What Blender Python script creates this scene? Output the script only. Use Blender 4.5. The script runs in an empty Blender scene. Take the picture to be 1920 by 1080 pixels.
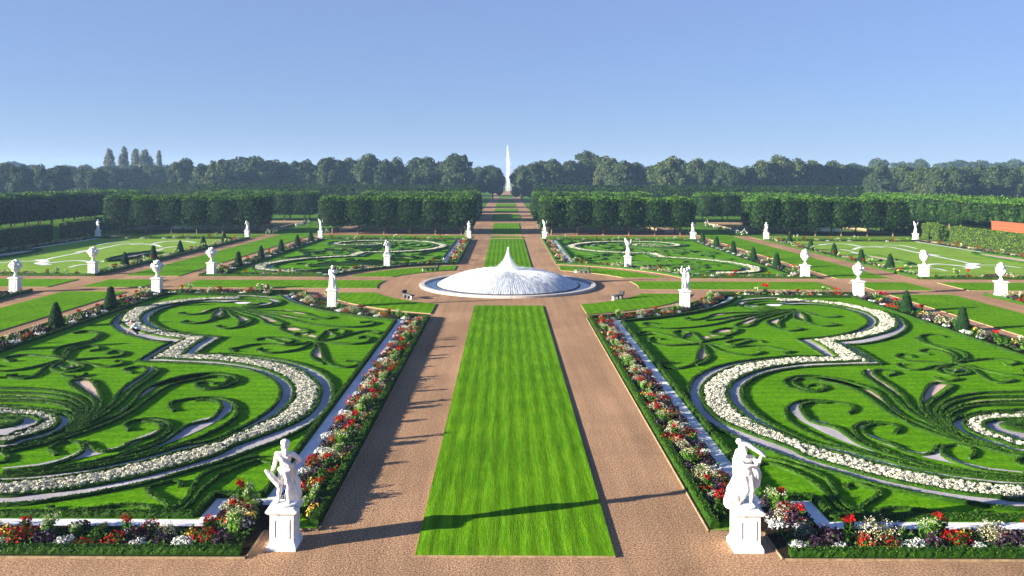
import bpy, bmesh, math, random
import numpy as np
from mathutils import Vector
S = bpy.context.scene
COL = S.collection
R = math.radians
# ------------------------------------------------------------------ camera, sky, sun, exposure
H, F, VX, VY = 13.5, 1500.0, 947.0, 330.0      # camera height, focal length and vanishing point in photo pixels
CAMX, ROLL = -0.41, 0.0040
cam = bpy.data.cameras.new('camera'); camo = bpy.data.objects.new('camera', cam); COL.objects.link(camo); S.camera = camo
cam.sensor_width = 36; cam.lens = 36 * F / 1920
cam.shift_x = (960 - VX) / 1920; cam.shift_y = -(540 - VY) / 1920
cam.clip_start = 0.5; cam.clip_end = 6000
camo.location = (CAMX, 0, H); camo.rotation_euler = (R(90), -ROLL, 0)
SUN_EL, SUN_DIR = R(12.5), R(18)               # light travels towards (+cos, +sin)
w = bpy.data.worlds.new("World"); S.world = w; w.use_nodes = True
nt = w.node_tree; bg = nt.nodes['Background']
sk = nt.nodes.new('ShaderNodeTexSky'); sk.sky_type = 'NISHITA'; sk.sun_disc = False
sk.sun_elevation = SUN_EL; sk.sun_rotation = math.atan2(-math.cos(SUN_DIR), -math.sin(SUN_DIR))
sk.air_density = 1.0; sk.dust_density = 0.0; sk.ozone_density = 5.0
mx = nt.nodes.new('ShaderNodeMix'); mx.data_type = 'RGBA'; mx.blend_type = 'MIX'
mx.inputs[0].default_value = 0.6
mx.inputs[7].default_value = (1.58, 2.02, 3.38, 1)
ti = nt.nodes.new('ShaderNodeMix'); ti.data_type = 'RGBA'; ti.blend_type = 'MULTIPLY'; ti.inputs[0].default_value = 1.0; ti.inputs[7].default_value = (0.82, 0.84, 1.02, 1)
gc = nt.nodes.new('ShaderNodeTexCoord'); gx_ = nt.nodes.new('ShaderNodeSeparateXYZ'); nt.links.new(gc.outputs['Generated'], gx_.inputs[0])
gm = nt.nodes.new('ShaderNodeMapRange'); gm.inputs[1].default_value = .25; gm.inputs[2].default_value = .6; gm.inputs[3].default_value = .6; gm.inputs[4].default_value = .12
nt.links.new(gx_.outputs[2], gm.inputs[0]); nt.links.new(gm.outputs[0], mx.inputs[0])     # deeper blue overhead
nt.links.new(sk.outputs[0], ti.inputs[6]); nt.links.new(ti.outputs[2], mx.inputs[6]); nt.links.new(mx.outputs[2], bg.inputs[0]); bg.inputs[1].default_value = 0.05
sl = bpy.data.lights.new('sun', 'SUN'); sl.energy = 5.0; sl.angle = R(0.5); sl.color = (1.0, 0.91, 0.78)
so = bpy.data.objects.new('sun', sl); COL.objects.link(so)
so.rotation_euler = Vector((math.cos(SUN_DIR) * math.cos(SUN_EL), math.sin(SUN_DIR) * math.cos(SUN_EL), -math.sin(SUN_EL))).to_track_quat('-Z', 'Y').to_euler()
S.view_settings.view_transform = 'Standard'; S.view_settings.look = 'None'
S.view_settings.exposure = 2.02; S.view_settings.gamma = 1.0
S.cycles.max_bounces = 5; S.cycles.diffuse_bounces = 2; S.cycles.transparent_max_bounces = 24; S.cycles.volume_bounces = 0
# ------------------------------------------------------------------ helpers
rng = np.random.default_rng(7); random.seed(7)

class MB:
    """collects geometry; build() links it as one mesh object"""
    def __init__(s): s.v = []; s.f = []; s.n = 0
    def add(s, V, Fc, mi=0):
        V = np.asarray(V, float).reshape(-1, 3); Fc = np.asarray(Fc, int)
        s.v.append(V); s.f.append((Fc + s.n, mi)); s.n += len(V)
    def box(s, x0, x1, y0, y1, z0, z1, mi=0):
        V = [(x, y, z) for z in (z0, z1) for y in (y0, y1) for x in (x0, x1)]
        s.add(V, [(0, 2, 3, 1), (4, 5, 7, 6), (0, 1, 5, 4), (2, 6, 7, 3), (0, 4, 6, 2), (1, 3, 7, 5)], mi)
    def frustum(s, a, za, b, zb, mi=0, cx=0, cy=0):
        V = [(cx + sx * a, cy + sy * a, za) for sx, sy in ((-1, -1), (1, -1), (1, 1), (-1, 1))] + [(cx + sx * b, cy + sy * b, zb) for sx, sy in ((-1, -1), (1, -1), (1, 1), (-1, 1))]
        s.add(V, [(3, 2, 1, 0), (4, 5, 6, 7), (0, 1, 5, 4), (1, 2, 6, 5), (2, 3, 7, 6), (3, 0, 4, 7)], mi)
    def lathe(s, prof, n=24, mi=0, cx=0, cy=0, z0=0):
        k = len(prof); a = np.arange(n) * 2 * math.pi / n
        V = np.array([[(cx + r * math.cos(t), cy + r * math.sin(t), z0 + z) for t in a] for r, z in prof]).reshape(-1, 3)
        s.add(V, [(i * n + j, i * n + (j + 1) % n, (i + 1) * n + (j + 1) % n, (i + 1) * n + j) for i in range(k - 1) for j in range(n)], mi)
    def tube(s, pts, rad, n=8, mi=0, cap=True):
        pts = np.asarray(pts, float); rad = np.broadcast_to(np.asarray(rad, float), (len(pts),))
        T = np.gradient(pts, axis=0); T /= np.linalg.norm(T, axis=1)[:, None] + 1e-9
        up = np.where(np.abs(T[:, 2:3]) > .9, np.array([[1., 0, 0]]), np.array([[0, 0, 1.]]))
        A = np.cross(T, up); A /= np.linalg.norm(A, axis=1)[:, None] + 1e-9; B = np.cross(T, A)
        a = np.arange(n) * 2 * math.pi / n
        V = pts[:, None] + rad[:, None, None] * (np.cos(a)[None, :, None] * A[:, None] + np.sin(a)[None, :, None] * B[:, None])
        k = len(pts)
        s.add(V, [(i * n + j, i * n + (j + 1) % n, (i + 1) * n + (j + 1) % n, (i + 1) * n + j) for i in range(k - 1) for j in range(n)], mi)
        if cap:
            s.f.append((np.array([[s.n - n + j for j in range(n)]]), mi)); s.f.append((np.array([[s.n - k * n + n - 1 - j for j in range(n)]]), mi))
    def poly(s, pts, z, mi=0):
        s.add([(x, y, z) for x, y in pts], [list(range(len(pts)))], mi)
    def slab(s, pts, z0, z1, mi=0, side=None):
        n = len(pts); s.add([(x, y, z1) for x, y in pts], [list(range(n))], mi)
        s.add([(x, y, z0) for x, y in pts] + [(x, y, z1) for x, y in pts], [(i, (i + 1) % n, n + (i + 1) % n, n + i) for i in range(n)], mi if side is None else side)
    def leaves(s, P, N, L, W, mi=0, tilt=0.7, up=0.0, fold=False):
        """one small pointed quad per point"""
        P = np.asarray(P, float); n = len(P)
        if not n: return
        N = np.asarray(N, float) + rng.normal(0, tilt, (n, 3)); N[:, 2] += up
        N /= np.linalg.norm(N, axis=1)[:, None] + 1e-9
        t = np.cross(N, rng.normal(0, 1, (n, 3))); t /= np.linalg.norm(t, axis=1)[:, None] + 1e-9
        b = np.cross(N, t)
        L = (np.asarray(L) * rng.uniform(.65, 1.35, n))[:, None]; Wd = (np.asarray(W) * rng.uniform(.65, 1.35, n))[:, None]
        V = np.stack([P - t * L, P - b * Wd, P + t * L, P + b * Wd], 1).reshape(-1, 3)
        s.add(V, np.arange(4 * n).reshape(-1, 4), mi)
    def build(s, name, mats, parent=None, smooth=False, loc=None):
        me = bpy.data.meshes.new(name)
        if s.v:
            V = np.concatenate(s.v); me.vertices.add(len(V)); me.vertices.foreach_set('co', V.astype(np.float32).ravel())
            loops = []; tot = []; mi = []
            for Fc, m in s.f:
                if Fc.ndim == 1: Fc = Fc[None]
                loops.append(Fc.ravel()); tot += [Fc.shape[1]] * len(Fc); mi += [m] * len(Fc)
            loops = np.concatenate(loops).astype(np.int32); tot = np.array(tot, np.int32)
            me.loops.add(len(loops)); me.loops.foreach_set('vertex_index', loops)
            me.polygons.add(len(tot)); st = np.concatenate([[0], np.cumsum(tot)[:-1]]).astype(np.int32)
            me.polygons.foreach_set('loop_start', st); me.polygons.foreach_set('loop_total', tot)
            me.polygons.foreach_set('material_index', np.array(mi, np.int32))
            me.polygons.foreach_set('use_smooth', np.full(len(tot), smooth))
            me.update(calc_edges=True); me.validate()
        for m in (mats if isinstance(mats, (list, tuple)) else [mats]): me.materials.append(m)
        o = bpy.data.objects.new(name, me); COL.objects.link(o)
        if parent: o.parent = parent
        if loc: o.location = loc
        return o

def tag(o, label=None, cat=None, group=None, kind=None):
    if label: o['label'] = label
    if cat: o['category'] = cat
    if group: o['group'] = group
    if kind: o['kind'] = kind
    return o
def empty(name, loc=(0, 0, 0), rz=0):
    o = bpy.data.objects.new(name, None); COL.objects.link(o); o.location = loc; o.rotation_euler = (0, 0, rz); o.empty_display_size = .2
    return o
def copy_tree(o, parent=None):
    c = o.copy(); COL.objects.link(c); c.parent = parent
    for ch in list(o.children): copy_tree(ch, c)
    return c
ORD = "first second third fourth fifth sixth seventh eighth ninth tenth eleventh twelfth thirteenth fourteenth fifteenth sixteenth seventeenth eighteenth nineteenth".split()
TENS = {2: 'twent', 3: 'thirt', 4: 'fort', 5: 'fift', 6: 'sixt'}
def ordn(i):
    if i < 20: return ORD[i - 1]
    t, u = divmod(i, 10)
    return TENS[t] + ('ieth' if u == 0 else 'y-' + ORD[u - 1])
def g(px, py, z=0.0):
    """point of the photograph -> point of the garden at height z"""
    u = px - VX; v = py - VY - u * ROLL
    return np.array([u * (H - z) / v + CAMX, (H - z) * F / v])
CROP = {'A': (1120, 540), 'B': (1520, 540), 'C': (1280, 660), 'D': (1520, 660), 'E': (1280, 820), 'F': (1520, 820)}
def tr(c, pts, z=0.3):
    """trace measured on the photograph (right-hand parterre), c names the sheet it was measured on"""
    ox, oy = CROP[c]; return [tuple(g(ox + x / 4.8, oy + y / 4.8, z)) for x, y in pts]
def smooth(pts, step=0.3):
    P = np.array(pts, float)
    if len(P) < 3:
        n = max(2, int(np.linalg.norm(P[-1] - P[0]) / step) + 1); return np.linspace(P[0], P[-1], n)
    Q = np.vstack([2 * P[0] - P[1], P, 2 * P[-1] - P[-2]]); out = []
    for i in range(1, len(Q) - 2):
        t = np.linspace(0, 1, 10, endpoint=False)[:, None]; a, b, c, d = Q[i - 1], Q[i], Q[i + 1], Q[i + 2]
        out.append(.5 * ((2 * b) + (-a + c) * t + (2 * a - 5 * b + 4 * c - d) * t ** 2 + (-a + 3 * b - 3 * c + d) * t ** 3))
    out = np.vstack(out + [P[-1:]])
    return resample(out, step=step)
def resample(P, step=None, n=None):
    P = np.asarray(P, float); d = np.concatenate([[0], np.cumsum(np.linalg.norm(np.diff(P, axis=0), axis=1))])
    if n is None: n = max(2, int(d[-1] / step) + 1)
    s = np.linspace(0, d[-1], n); return np.stack([np.interp(s, d, P[:, k]) for k in range(P.shape[1])], 1)
def length(P): return float(np.linalg.norm(np.diff(np.asarray(P), axis=0), axis=1).sum())
def normals2(P):
    T = np.gradient(P, axis=0); T /= np.linalg.norm(T, axis=1)[:, None] + 1e-9
    return np.stack([-T[:, 1], T[:, 0]], 1)
def hedge(mb, P, wd, ht, z0=0.03, jit=0.03, dens=0.0, leaf=0.05):
    """clipped box hedge along the line P: bumpy rounded section and, near the camera, leaves standing out of it"""
    P = np.asarray(P, float); N = normals2(P); n = len(P)
    prof = [(-.5, 0), (-.52, .45), (-.46, .85), (-.25, 1.0), (.25, 1.0), (.46, .85), (.52, .45), (.5, 0)]; k = len(prof)
    V = np.zeros((n, k, 3))
    for j, (a, b) in enumerate(prof):
        V[:, j, :2] = P + N * (a * wd); V[:, j, 2] = z0 + b * ht
    V[:, 1:-1] += rng.normal(0, jit, (n, k - 2, 3)) * np.array([1, 1, .9])
    V = V.reshape(-1, 3)
    i = np.arange(n - 1)[:, None] * k; j = np.arange(k - 1)[None]
    a = (i + j).ravel(); mb.add(V, np.stack([a, a + 1, a + k + 1, a + k], 1))
    mb.f.append((np.array([[mb.n - n * k + q for q in range(k)]]), 0)); mb.f.append((np.array([[mb.n - 1 - q for q in range(k)]]), 0))
    if dens > 0:
        m = int(length(P) * dens)
        if m < 1: return
        ii = rng.integers(0, n - 1, m); f = rng.random((m, 1)); c = P[ii] * (1 - f) + P[ii + 1] * f; nn = N[ii]
        t = rng.uniform(-1, 1, m); top = np.abs(t) < .62; sg = np.sign(t)
        off = np.where(top, t / .62 * .5, sg * .53) * wd; zz = np.where(top, 1.0, rng.uniform(.15, 1, m)) * ht
        Q = np.column_stack([c + nn * off[:, None], z0 + zz + rng.uniform(-.01, .02, m)])
        NN = np.column_stack([nn * np.where(top, 0, sg)[:, None], np.where(top, 1.0, .2)])
        mb.leaves(Q, NN, leaf, leaf * .62, tilt=.6)
def ribbon(mb, A, B, z, mi=0, n=None):
    """flat strip between two lines"""
    n = n or max(len(A), len(B)); A = resample(A, n=n); B = resample(B, n=n)
    V = np.vstack([np.column_stack([A, np.full(n, z)]), np.column_stack([B, np.full(n, z)])])
    i = np.arange(n - 1); mb.add(V, np.stack([i, i + 1, n + i + 1, n + i], 1), mi)
# ------------------------------------------------------------------ materials
def nodes(name):
    m = bpy.data.materials.new(name); m.use_nodes = True; t = m.node_tree; return m, t, t.nodes['Principled BSDF']
def ramp(t, fac, cols, pos=None):
    r = t.nodes.new('ShaderNodeValToRGB'); e = r.color_ramp.elements
    while len(e) < len(cols): e.new(0.5)
    for i, c in enumerate(cols):
        e[i].position = pos[i] if pos else i / (len(cols) - 1); e[i].color = (*c, 1)
    t.links.new(fac, r.inputs[0]); return r.outputs[0]
def noise(t, scale, detail=3, coord=None, rough=.6, stretch=None):
    n = t.nodes.new('ShaderNodeTexNoise'); n.inputs['Scale'].default_value = scale; n.inputs['Detail'].default_value = detail; n.inputs['Roughness'].default_value = rough
    tc = t.nodes.new('ShaderNodeTexCoord'); src = tc.outputs['Object']
    if stretch:
        mp = t.nodes.new('ShaderNodeMapping'); mp.inputs['Scale'].default_value = stretch; t.links.new(src, mp.inputs[0]); src = mp.outputs[0]
    t.links.new(src, n.inputs['Vector']); return n.outputs['Fac']
def mixc(t, a, b, fac, mode='MIX'):
    m = t.nodes.new('ShaderNodeMix'); m.data_type = 'RGBA'; m.blend_type = mode
    if isinstance(fac, (int, float)): m.inputs[0].default_value = fac
    else: t.links.new(fac, m.inputs[0])
    for s, i in ((a, 6), (b, 7)):
        if isinstance(s, tuple): m.inputs[i].default_value = (*s, 1)
        else: t.links.new(s, m.inputs[i])
    return m.outputs[2]
def bump(t, p, fac, strength, dist=.05):
    b = t.nodes.new('ShaderNodeBump'); b.inputs['Strength'].default_value = strength; b.inputs['Distance'].default_value = dist
    t.links.new(fac, b.inputs['Height']); t.links.new(b.outputs[0], p.inputs['Normal'])
def spec(p, rough, sp=.2):
    p.inputs['Roughness'].default_value = rough; p.inputs['Specular IOR Level'].default_value = sp
def m_gravel(name, c1, c2, c3, sc=14, mott=.25, bs=.5):
    m, t, p = nodes(name)
    f = ramp(t, noise(t, sc, 4, rough=.75), [c1, c2, c3], [.36, .5, .64])
    big = ramp(t, noise(t, mott, 4), [(.70, .69, .69), (1.12, 1.1, 1.08)], [.28, .72])
    trk = ramp(t, noise(t, 1.0, 3, stretch=(1.2, .06, 1)), [(.86, .86, .87), (1.08, 1.07, 1.06)], [.35, .65]); f = mixc(t, f, trk, 1.0, 'MULTIPLY')
    t.links.new(mixc(t, f, big, 1.0, 'MULTIPLY'), p.inputs['Base Color']); spec(p, 1.0, .0)
    bump(t, p, noise(t, sc * 1.6, 3), bs, .04); return m
def m_grass(name, c1, c2, c3, sc=9, stretch=None, wave=None, bs=.6):
    m, t, p = nodes(name)
    f = ramp(t, noise(t, sc, 5, rough=.7, stretch=stretch), [c1, c2, c3], [.34, .5, .66])
    big = ramp(t, noise(t, .22, 4), [(.78, .82, .8), (1.18, 1.12, 1.0)], [.3, .7])
    c = mixc(t, f, big, 1.0, 'MULTIPLY')
    fine = ramp(t, noise(t, 22, 2), [(.72, .75, .7), (1.25, 1.2, 1.2)], [.32, .68]); c = mixc(t, c, fine, .8, 'MULTIPLY')
    if wave:
        wv = t.nodes.new('ShaderNodeTexWave'); wv.wave_type = wave[0]; wv.inputs['Scale'].default_value = wave[1]; wv.inputs['Distortion'].default_value = wave[2]
        wv.inputs['Detail'].default_value = 2; wv.inputs['Detail Scale'].default_value = 1.4
        tc = t.nodes.new('ShaderNodeTexCoord'); mp = t.nodes.new('ShaderNodeMapping'); mp.inputs['Location'].default_value = wave[3]
        t.links.new(tc.outputs['Object'], mp.inputs[0]); t.links.new(mp.outputs[0], wv.inputs['Vector'])
        c = mixc(t, c, ramp(t, wv.outputs['Fac'], [(wave[4],) * 3, (wave[5],) * 3] if len(wave) > 4 else [(.84, .86, .85), (1.08, 1.06, 1.02)]), 1.0, 'MULTIPLY')
    dry = ramp(t, noise(t, .55, 4), [(1.0, 1.0, 1.0), (1.0, 1.0, 1.0), (1.32, 1.04, 1.3)], [0, .56, .75]); c = mixc(t, c, dry, 1.0, 'MULTIPLY')
    t.links.new(c, p.inputs['Base Color']); spec(p, 1.0, .0)
    bump(t, p, noise(t, 16, 4, stretch=stretch), bs, .06); return m
def m_leaf(name, cols, tl=.22, rough=.6, fine=False, obj=False):
    """leaves: every leaf its own tone; some light passes through"""
    m, t, p = nodes(name)
    ge = t.nodes.new('ShaderNodeNewGeometry'); c = ramp(t, ge.outputs['Random Per Island'], cols)
    big = ramp(t, noise(t, .9, 2), [(.7, .72, .7), (1.25, 1.2, 1.1)], [.35, .65]); c = mixc(t, c, big, .7, 'MULTIPLY')
    if obj:
        oi = t.nodes.new('ShaderNodeObjectInfo'); c = mixc(t, c, ramp(t, oi.outputs['Random'], [(.6, .75, .8), (1.0, 1.0, .9), (1.35, 1.15, .95), (.8, .85, 1.0)]), 1.0, 'MULTIPLY')
    if fine: c = mixc(t, c, ramp(t, noise(t, 16, 3), [(.45, .5, .45), (1.3, 1.25, 1.2)], [.35, .65]), .8, 'MULTIPLY')
    t.links.new(c, p.inputs['Base Color']); spec(p, rough, .06)
    if tl:
        tr_ = t.nodes.new('ShaderNodeBsdfTranslucent'); t.links.new(c, tr_.inputs[0]); ms = t.nodes.new('ShaderNodeMixShader'); ms.inputs[0].default_value = tl
        t.links.new(p.outputs[0], ms.inputs[1]); t.links.new(tr_.outputs[0], ms.inputs[2]); t.links.new(ms.outputs[0], t.nodes['Material Output'].inputs[0])
    return m
def m_plain(name, c1, c2, sc=6, rough=.8, bs=.2, sp=.2):
    m, t, p = nodes(name); t.links.new(ramp(t, noise(t, sc, 4), [c1, c2], [.35, .65]), p.inputs['Base Color']); spec(p, rough, sp)
    if bs: bump(t, p, noise(t, sc * 3, 3), bs, .03)
    return m
M = {}
M['tan'] = m_gravel('tan gravel', (.15, .085, .046), (.40, .242, .138), (.66, .44, .275), 13, .12, .7)
M['grey'] = m_gravel('grey gravel', (.30, .28, .29), (.50, .47, .48), (.66, .63, .63), 20)
M['pink'] = m_gravel('pink gravel', (.42, .30, .22), (.62, .46, .36), (.76, .62, .50), 20)
M['white'] = m_gravel('white gravel', (.70, .70, .72), (.88, .88, .90), (.92, .92, .93), 22, .4, .3)
M['soil'] = m_gravel('soil', (.012, .009, .007), (.03, .022, .015), (.05, .038, .026), 8)
M['verge'] = m_grass('verge grass', (.05, .12, .012), (.08, .18, .018), (.11, .22, .03), 5)
M['lawn'] = m_grass('central lawn grass', (.055, .16, .004), (.088, .228, .006), (.128, .30, .011), 3.0, (2.6, .14, 1), ('BANDS', .42, .45, (0, 0, 0), .74, 1.15), .6)
M['lawn2'] = m_grass('side lawn grass', (.055, .16, .004), (.10, .26, .007), (.15, .33, .012), 4.0, None, ('BANDS', .35, 3.0, (0, 0, 0)), .6)
M['parterre'] = m_grass('parterre grass', (.05, .17, .004), (.095, .27, .006), (.145, .34, .01), 5.0, None, ('RINGS', .32, 2.0, (-22, -44, 0)), .5)
M['pale'] = m_grass('pale parterre grass', (.15, .27, .03), (.20, .34, .05), (.25, .40, .07), 4.0)
M['box'] = m_leaf('box hedge', [(.010, .038, .004), (.022, .07, .006), (.042, .11, .009), (.095, .18, .015)], .12, fine=True)
M['edge'] = m_plain('edging stone', (.20, .14, .075), (.36, .26, .15), 4)
m, t, p = nodes('white marble'); c = ramp(t, noise(t, 2.4, 5, stretch=(2.2, 2.2, .7)), [(.42, .40, .36), (.78, .75, .71), (.88, .86, .83)], [.28, .45, .6])
t.links.new(mixc(t, c, ramp(t, noise(t, 14, 3), [(.82, .81, .79), (1.04, 1.04, 1.04)], [.35, .6]), 1.0, 'MULTIPLY'), p.inputs['Base Color']); spec(p, .65, .15); bump(t, p, noise(t, 20, 3), .2, .02); M['marble'] = m
M['bench'] = m_plain('weathered bench stone', (.05, .055, .06), (.13, .135, .14), 6)
M['rim'] = m_plain('basin stone', (.42, .36, .31), (.60, .53, .47), 3)
M['dark'] = m_plain('dark iron', (.02, .02, .02), (.05, .05, .05), 8)
M['red'] = m_leaf('red blossom', [(.20, .003, .004), (.38, .006, .006), (.55, .016, .010), (.28, .004, .012)], .15)
M['snow'] = m_leaf('white blossom', [(.62, .62, .60), (.80, .80, .78), (.85, .84, .80), (.70, .71, .72)], .15)
M['cream'] = m_leaf('cream blossom', [(.50, .46, .33), (.70, .66, .50), (.78, .75, .62), (.36, .36, .16)], .15)
M['ivory'] = m_leaf('ivory bedding blossom', [(.60, .57, .45), (.74, .71, .60), (.80, .79, .72), (.34, .36, .22)], .15)
M['yellow'] = m_leaf('yellow blossom', [(.60, .38, .02), (.75, .55, .06), (.65, .28, .02), (.80, .68, .25)], .15)
M['orange'] = m_leaf('orange blossom', [(.45, .12, .01), (.60, .20, .015), (.50, .08, .01), (.65, .30, .03)], .15)
M['purple'] = m_leaf('purple leaf', [(.022, .010, .02), (.04, .016, .034), (.055, .032, .055), (.02, .022, .014)], .1)
M['mauve'] = m_leaf('mauve blossom', [(.14, .08, .17), (.22, .14, .25), (.10, .06, .13)], .1)
M['green'] = m_leaf('bedding leaf', [(.02, .06, .008), (.04, .11, .012), (.07, .17, .02), (.03, .08, .02)], .2)
M['bright'] = m_leaf('bright leaf', [(.07, .18, .02), (.12, .28, .035), (.20, .36, .06), (.05, .14, .02)], .3)
M['olive'] = m_leaf('olive leaf', [(.10, .11, .03), (.15, .15, .05), (.08, .1, .03)], .15)
M['silver'] = m_leaf('silver leaf', [(.42, .45, .46), (.58, .61, .62), (.70, .72, .74), (.30, .34, .34)], .1)
M['yew'] = m_leaf('yew leaf', [(.006, .03, .008), (.012, .05, .012), (.025, .075, .016)], .05)
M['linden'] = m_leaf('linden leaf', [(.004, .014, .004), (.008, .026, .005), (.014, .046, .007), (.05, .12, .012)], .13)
M['lit_top'] = m_leaf('linden leaf painted sunlit', [(.05, .13, .015), (.08, .19, .02), (.13, .26, .03)], .25)  # lighter leaves for the crown tops: the sunlit rim painted into their colour
M['hedgew'] = m_leaf('hornbeam leaf', [(.04, .09, .012), (.08, .16, .016), (.13, .21, .02), (.05, .11, .012)], .15)
M['wood'] = m_leaf('woodland leaf', [(.014, .030, .010), (.026, .05, .015), (.045, .075, .022), (.08, .10, .035)], .12, obj=True)
M['poplar'] = m_leaf('poplar leaf', [(.09, .11, .06), (.13, .15, .08), (.18, .18, .10)], .25)
M['bark'] = m_plain('bark', (.10, .065, .035), (.22, .15, .08), 5)
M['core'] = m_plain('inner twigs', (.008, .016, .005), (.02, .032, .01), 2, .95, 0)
M['brick'] = None
M['skin'] = m_plain('skin', (.42, .24, .16), (.52, .31, .22), 9, .6, 0)
M['shirt'] = m_plain('pale shirt', (.62, .65, .72), (.75, .78, .84), 4, .9, 0)
M['jacket'] = m_plain('green jacket', (.03, .13, .08), (.05, .2, .12), 4, .9, 0)
M['trouser'] = m_plain('dark trousers', (.02, .022, .03), (.05, .05, .06), 4, .9, 0)
M['hair'] = m_plain('hair', (.05, .03, .02), (.12, .08, .05), 9, .7, 0)
M['clay'] = m_plain('clay pot', (.30, .12, .05), (.42, .18, .08), 5)
m, t, p = nodes('water'); p.inputs['Base Color'].default_value = (.03, .10, .22, 1); p.inputs['Roughness'].default_value = .12; p.inputs['Specular IOR Level'].default_value = .6
bump(t, p, noise(t, 2.5, 3), .25, .05); M['water'] = m
m, t, p = nodes('pond water'); p.inputs['Base Color'].default_value = (.012, .016, .016, 1); p.inputs['Roughness'].default_value = .08
bump(t, p, noise(t, 1.2, 2), .08, .05); M['pond'] = m
m, t, p = nodes('spray'); p.inputs['Base Color'].default_value = (.93, .95, .97, 1); p.inputs['Roughness'].default_value = .7
tl = t.nodes.new('ShaderNodeBsdfTranslucent'); tl.inputs[0].default_value = (.93, .95, .97, 1); ms = t.nodes.new('ShaderNodeMixShader'); ms.inputs[0].default_value = .5
t.links.new(p.outputs[0], ms.inputs[1]); t.links.new(tl.outputs[0], ms.inputs[2]); tp = t.nodes.new('ShaderNodeBsdfTransparent'); m2 = t.nodes.new('ShaderNodeMixShader'); m2.inputs[0].default_value = .5
t.links.new(ms.outputs[0], m2.inputs[1]); t.links.new(tp.outputs[0], m2.inputs[2]); t.links.new(m2.outputs[0], t.nodes['Material Output'].inputs[0]); M['spray'] = m
m, t, p = nodes('falling water sheet'); p.inputs['Base Color'].default_value = (.80, .86, .93, 1); p.inputs['Roughness'].default_value = .5
tp = t.nodes.new('ShaderNodeBsdfTransparent'); ms = t.nodes.new('ShaderNodeMixShader')
tc = t.nodes.new('ShaderNodeTexCoord'); sx = t.nodes.new('ShaderNodeSeparateXYZ'); t.links.new(tc.outputs['Object'], sx.inputs[0])
at = t.nodes.new('ShaderNodeMath'); at.operation = 'ARCTAN2'; t.links.new(sx.outputs[1], at.inputs[0]); t.links.new(sx.outputs[0], at.inputs[1])
cb = t.nodes.new('ShaderNodeCombineXYZ'); t.links.new(at.outputs[0], cb.inputs[0]); ml = t.nodes.new('ShaderNodeMath'); ml.operation = 'MULTIPLY'; ml.inputs[1].default_value = .05
t.links.new(sx.outputs[2], ml.inputs[0]); t.links.new(ml.outputs[0], cb.inputs[1])
n_ = t.nodes.new('ShaderNodeTexNoise'); n_.inputs['Scale'].default_value = 26; n_.inputs['Detail'].default_value = 3; t.links.new(cb.outputs[0], n_.inputs['Vector'])
mr = t.nodes.new('ShaderNodeMapRange'); mr.inputs[1].default_value = .35; mr.inputs[2].default_value = .65; mr.inputs[3].default_value = .95; mr.inputs[4].default_value = .45
t.links.new(n_.outputs['Fac'], mr.inputs[0]); t.links.new(mr.outputs[0], ms.inputs[0]); t.links.new(p.outputs[0], ms.inputs[1]); t.links.new(tp.outputs[0], ms.inputs[2])
t.links.new(ms.outputs[0], t.nodes['Material Output'].inputs[0]); M['sheet'] = m
m, t, p = nodes('red brick'); bt = t.nodes.new('ShaderNodeTexBrick'); bt.inputs['Color1'].default_value = (.24, .045, .016, 1); bt.inputs['Color2'].default_value = (.30, .07, .028, 1); bt.inputs['Mortar'].default_value = (.24, .15, .1, 1)
bt.inputs['Scale'].default_value = 1.6; tc = t.nodes.new('ShaderNodeTexCoord'); mp = t.nodes.new('ShaderNodeMapping'); mp.inputs['Rotation'].default_value = (R(90), 0, R(90)); t.links.new(tc.outputs['Object'], mp.inputs[0]); t.links.new(mp.outputs[0], bt.inputs['Vector'])
t.links.new(bt.outputs[0], p.inputs['Base Color']); spec(p, .9); M['brick'] = m
# ------------------------------------------------------------------ setting: ground, paths, lawns
def build_at(mb, name, mats, origin=None, parent=None, smooth=False):
    """link with the object's origin at origin (its base)"""
    if origin is not None:
        o3 = np.array(origin, float); mb.v = [V - o3 for V in mb.v]
    return mb.build(name, mats, parent, smooth, None if (parent or origin is None) else tuple(origin))
b = MB(); b.poly([(-1500, -60), (1500, -60), (1500, 2600), (-1500, 2600)], -0.05); tag(b.build('ground', M['verge']), kind='structure')
b = MB(); b.poly([(-91, -30), (91, -30), (91, 182), (45, 182), (45, 320), (-45, 320), (-45, 182), (-91, 182)], 0.0)
b.poly([(-9, 320), (9, 320), (9, 730), (-9, 730)], 0.0); tag(b.build('gravel_path', M['tan']), kind='structure')
def lawn(name, pts, mat, h=0.075):
    b = MB(); b.slab(pts, -.02, h, 0, 1); return tag(b.build(name, [M[mat], M['edge']]), kind='structure')
def arc(r, a0, a1, n=24, cx=0, cy=99): return [(cx + r * math.cos(t), cy + r * math.sin(t)) for t in np.linspace(a0, a1, n)]
def rect(x0, x1, y0, y1): return [(x0, y0), (x1, y0), (x1, y1), (x0, y1)]
lawn('central_lawn', rect(-3.55, 3.55, 28.3, 83), 'lawn')
lawn('central_lawn', rect(-3.55, 3.55, 115, 171), 'lawn')
lawn('central_lawn', rect(-3.55, 3.55, 173, 178), 'lawn2'); lawn('central_lawn', rect(-3.55, 3.55, 184, 228), 'lawn2')
for y0, y1 in ((244, 282), (296, 330), (345, 390), (405, 460), (480, 560)): lawn('central_lawn', rect(-4.5, 4.5, y0, y1), 'lawn2')
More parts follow.
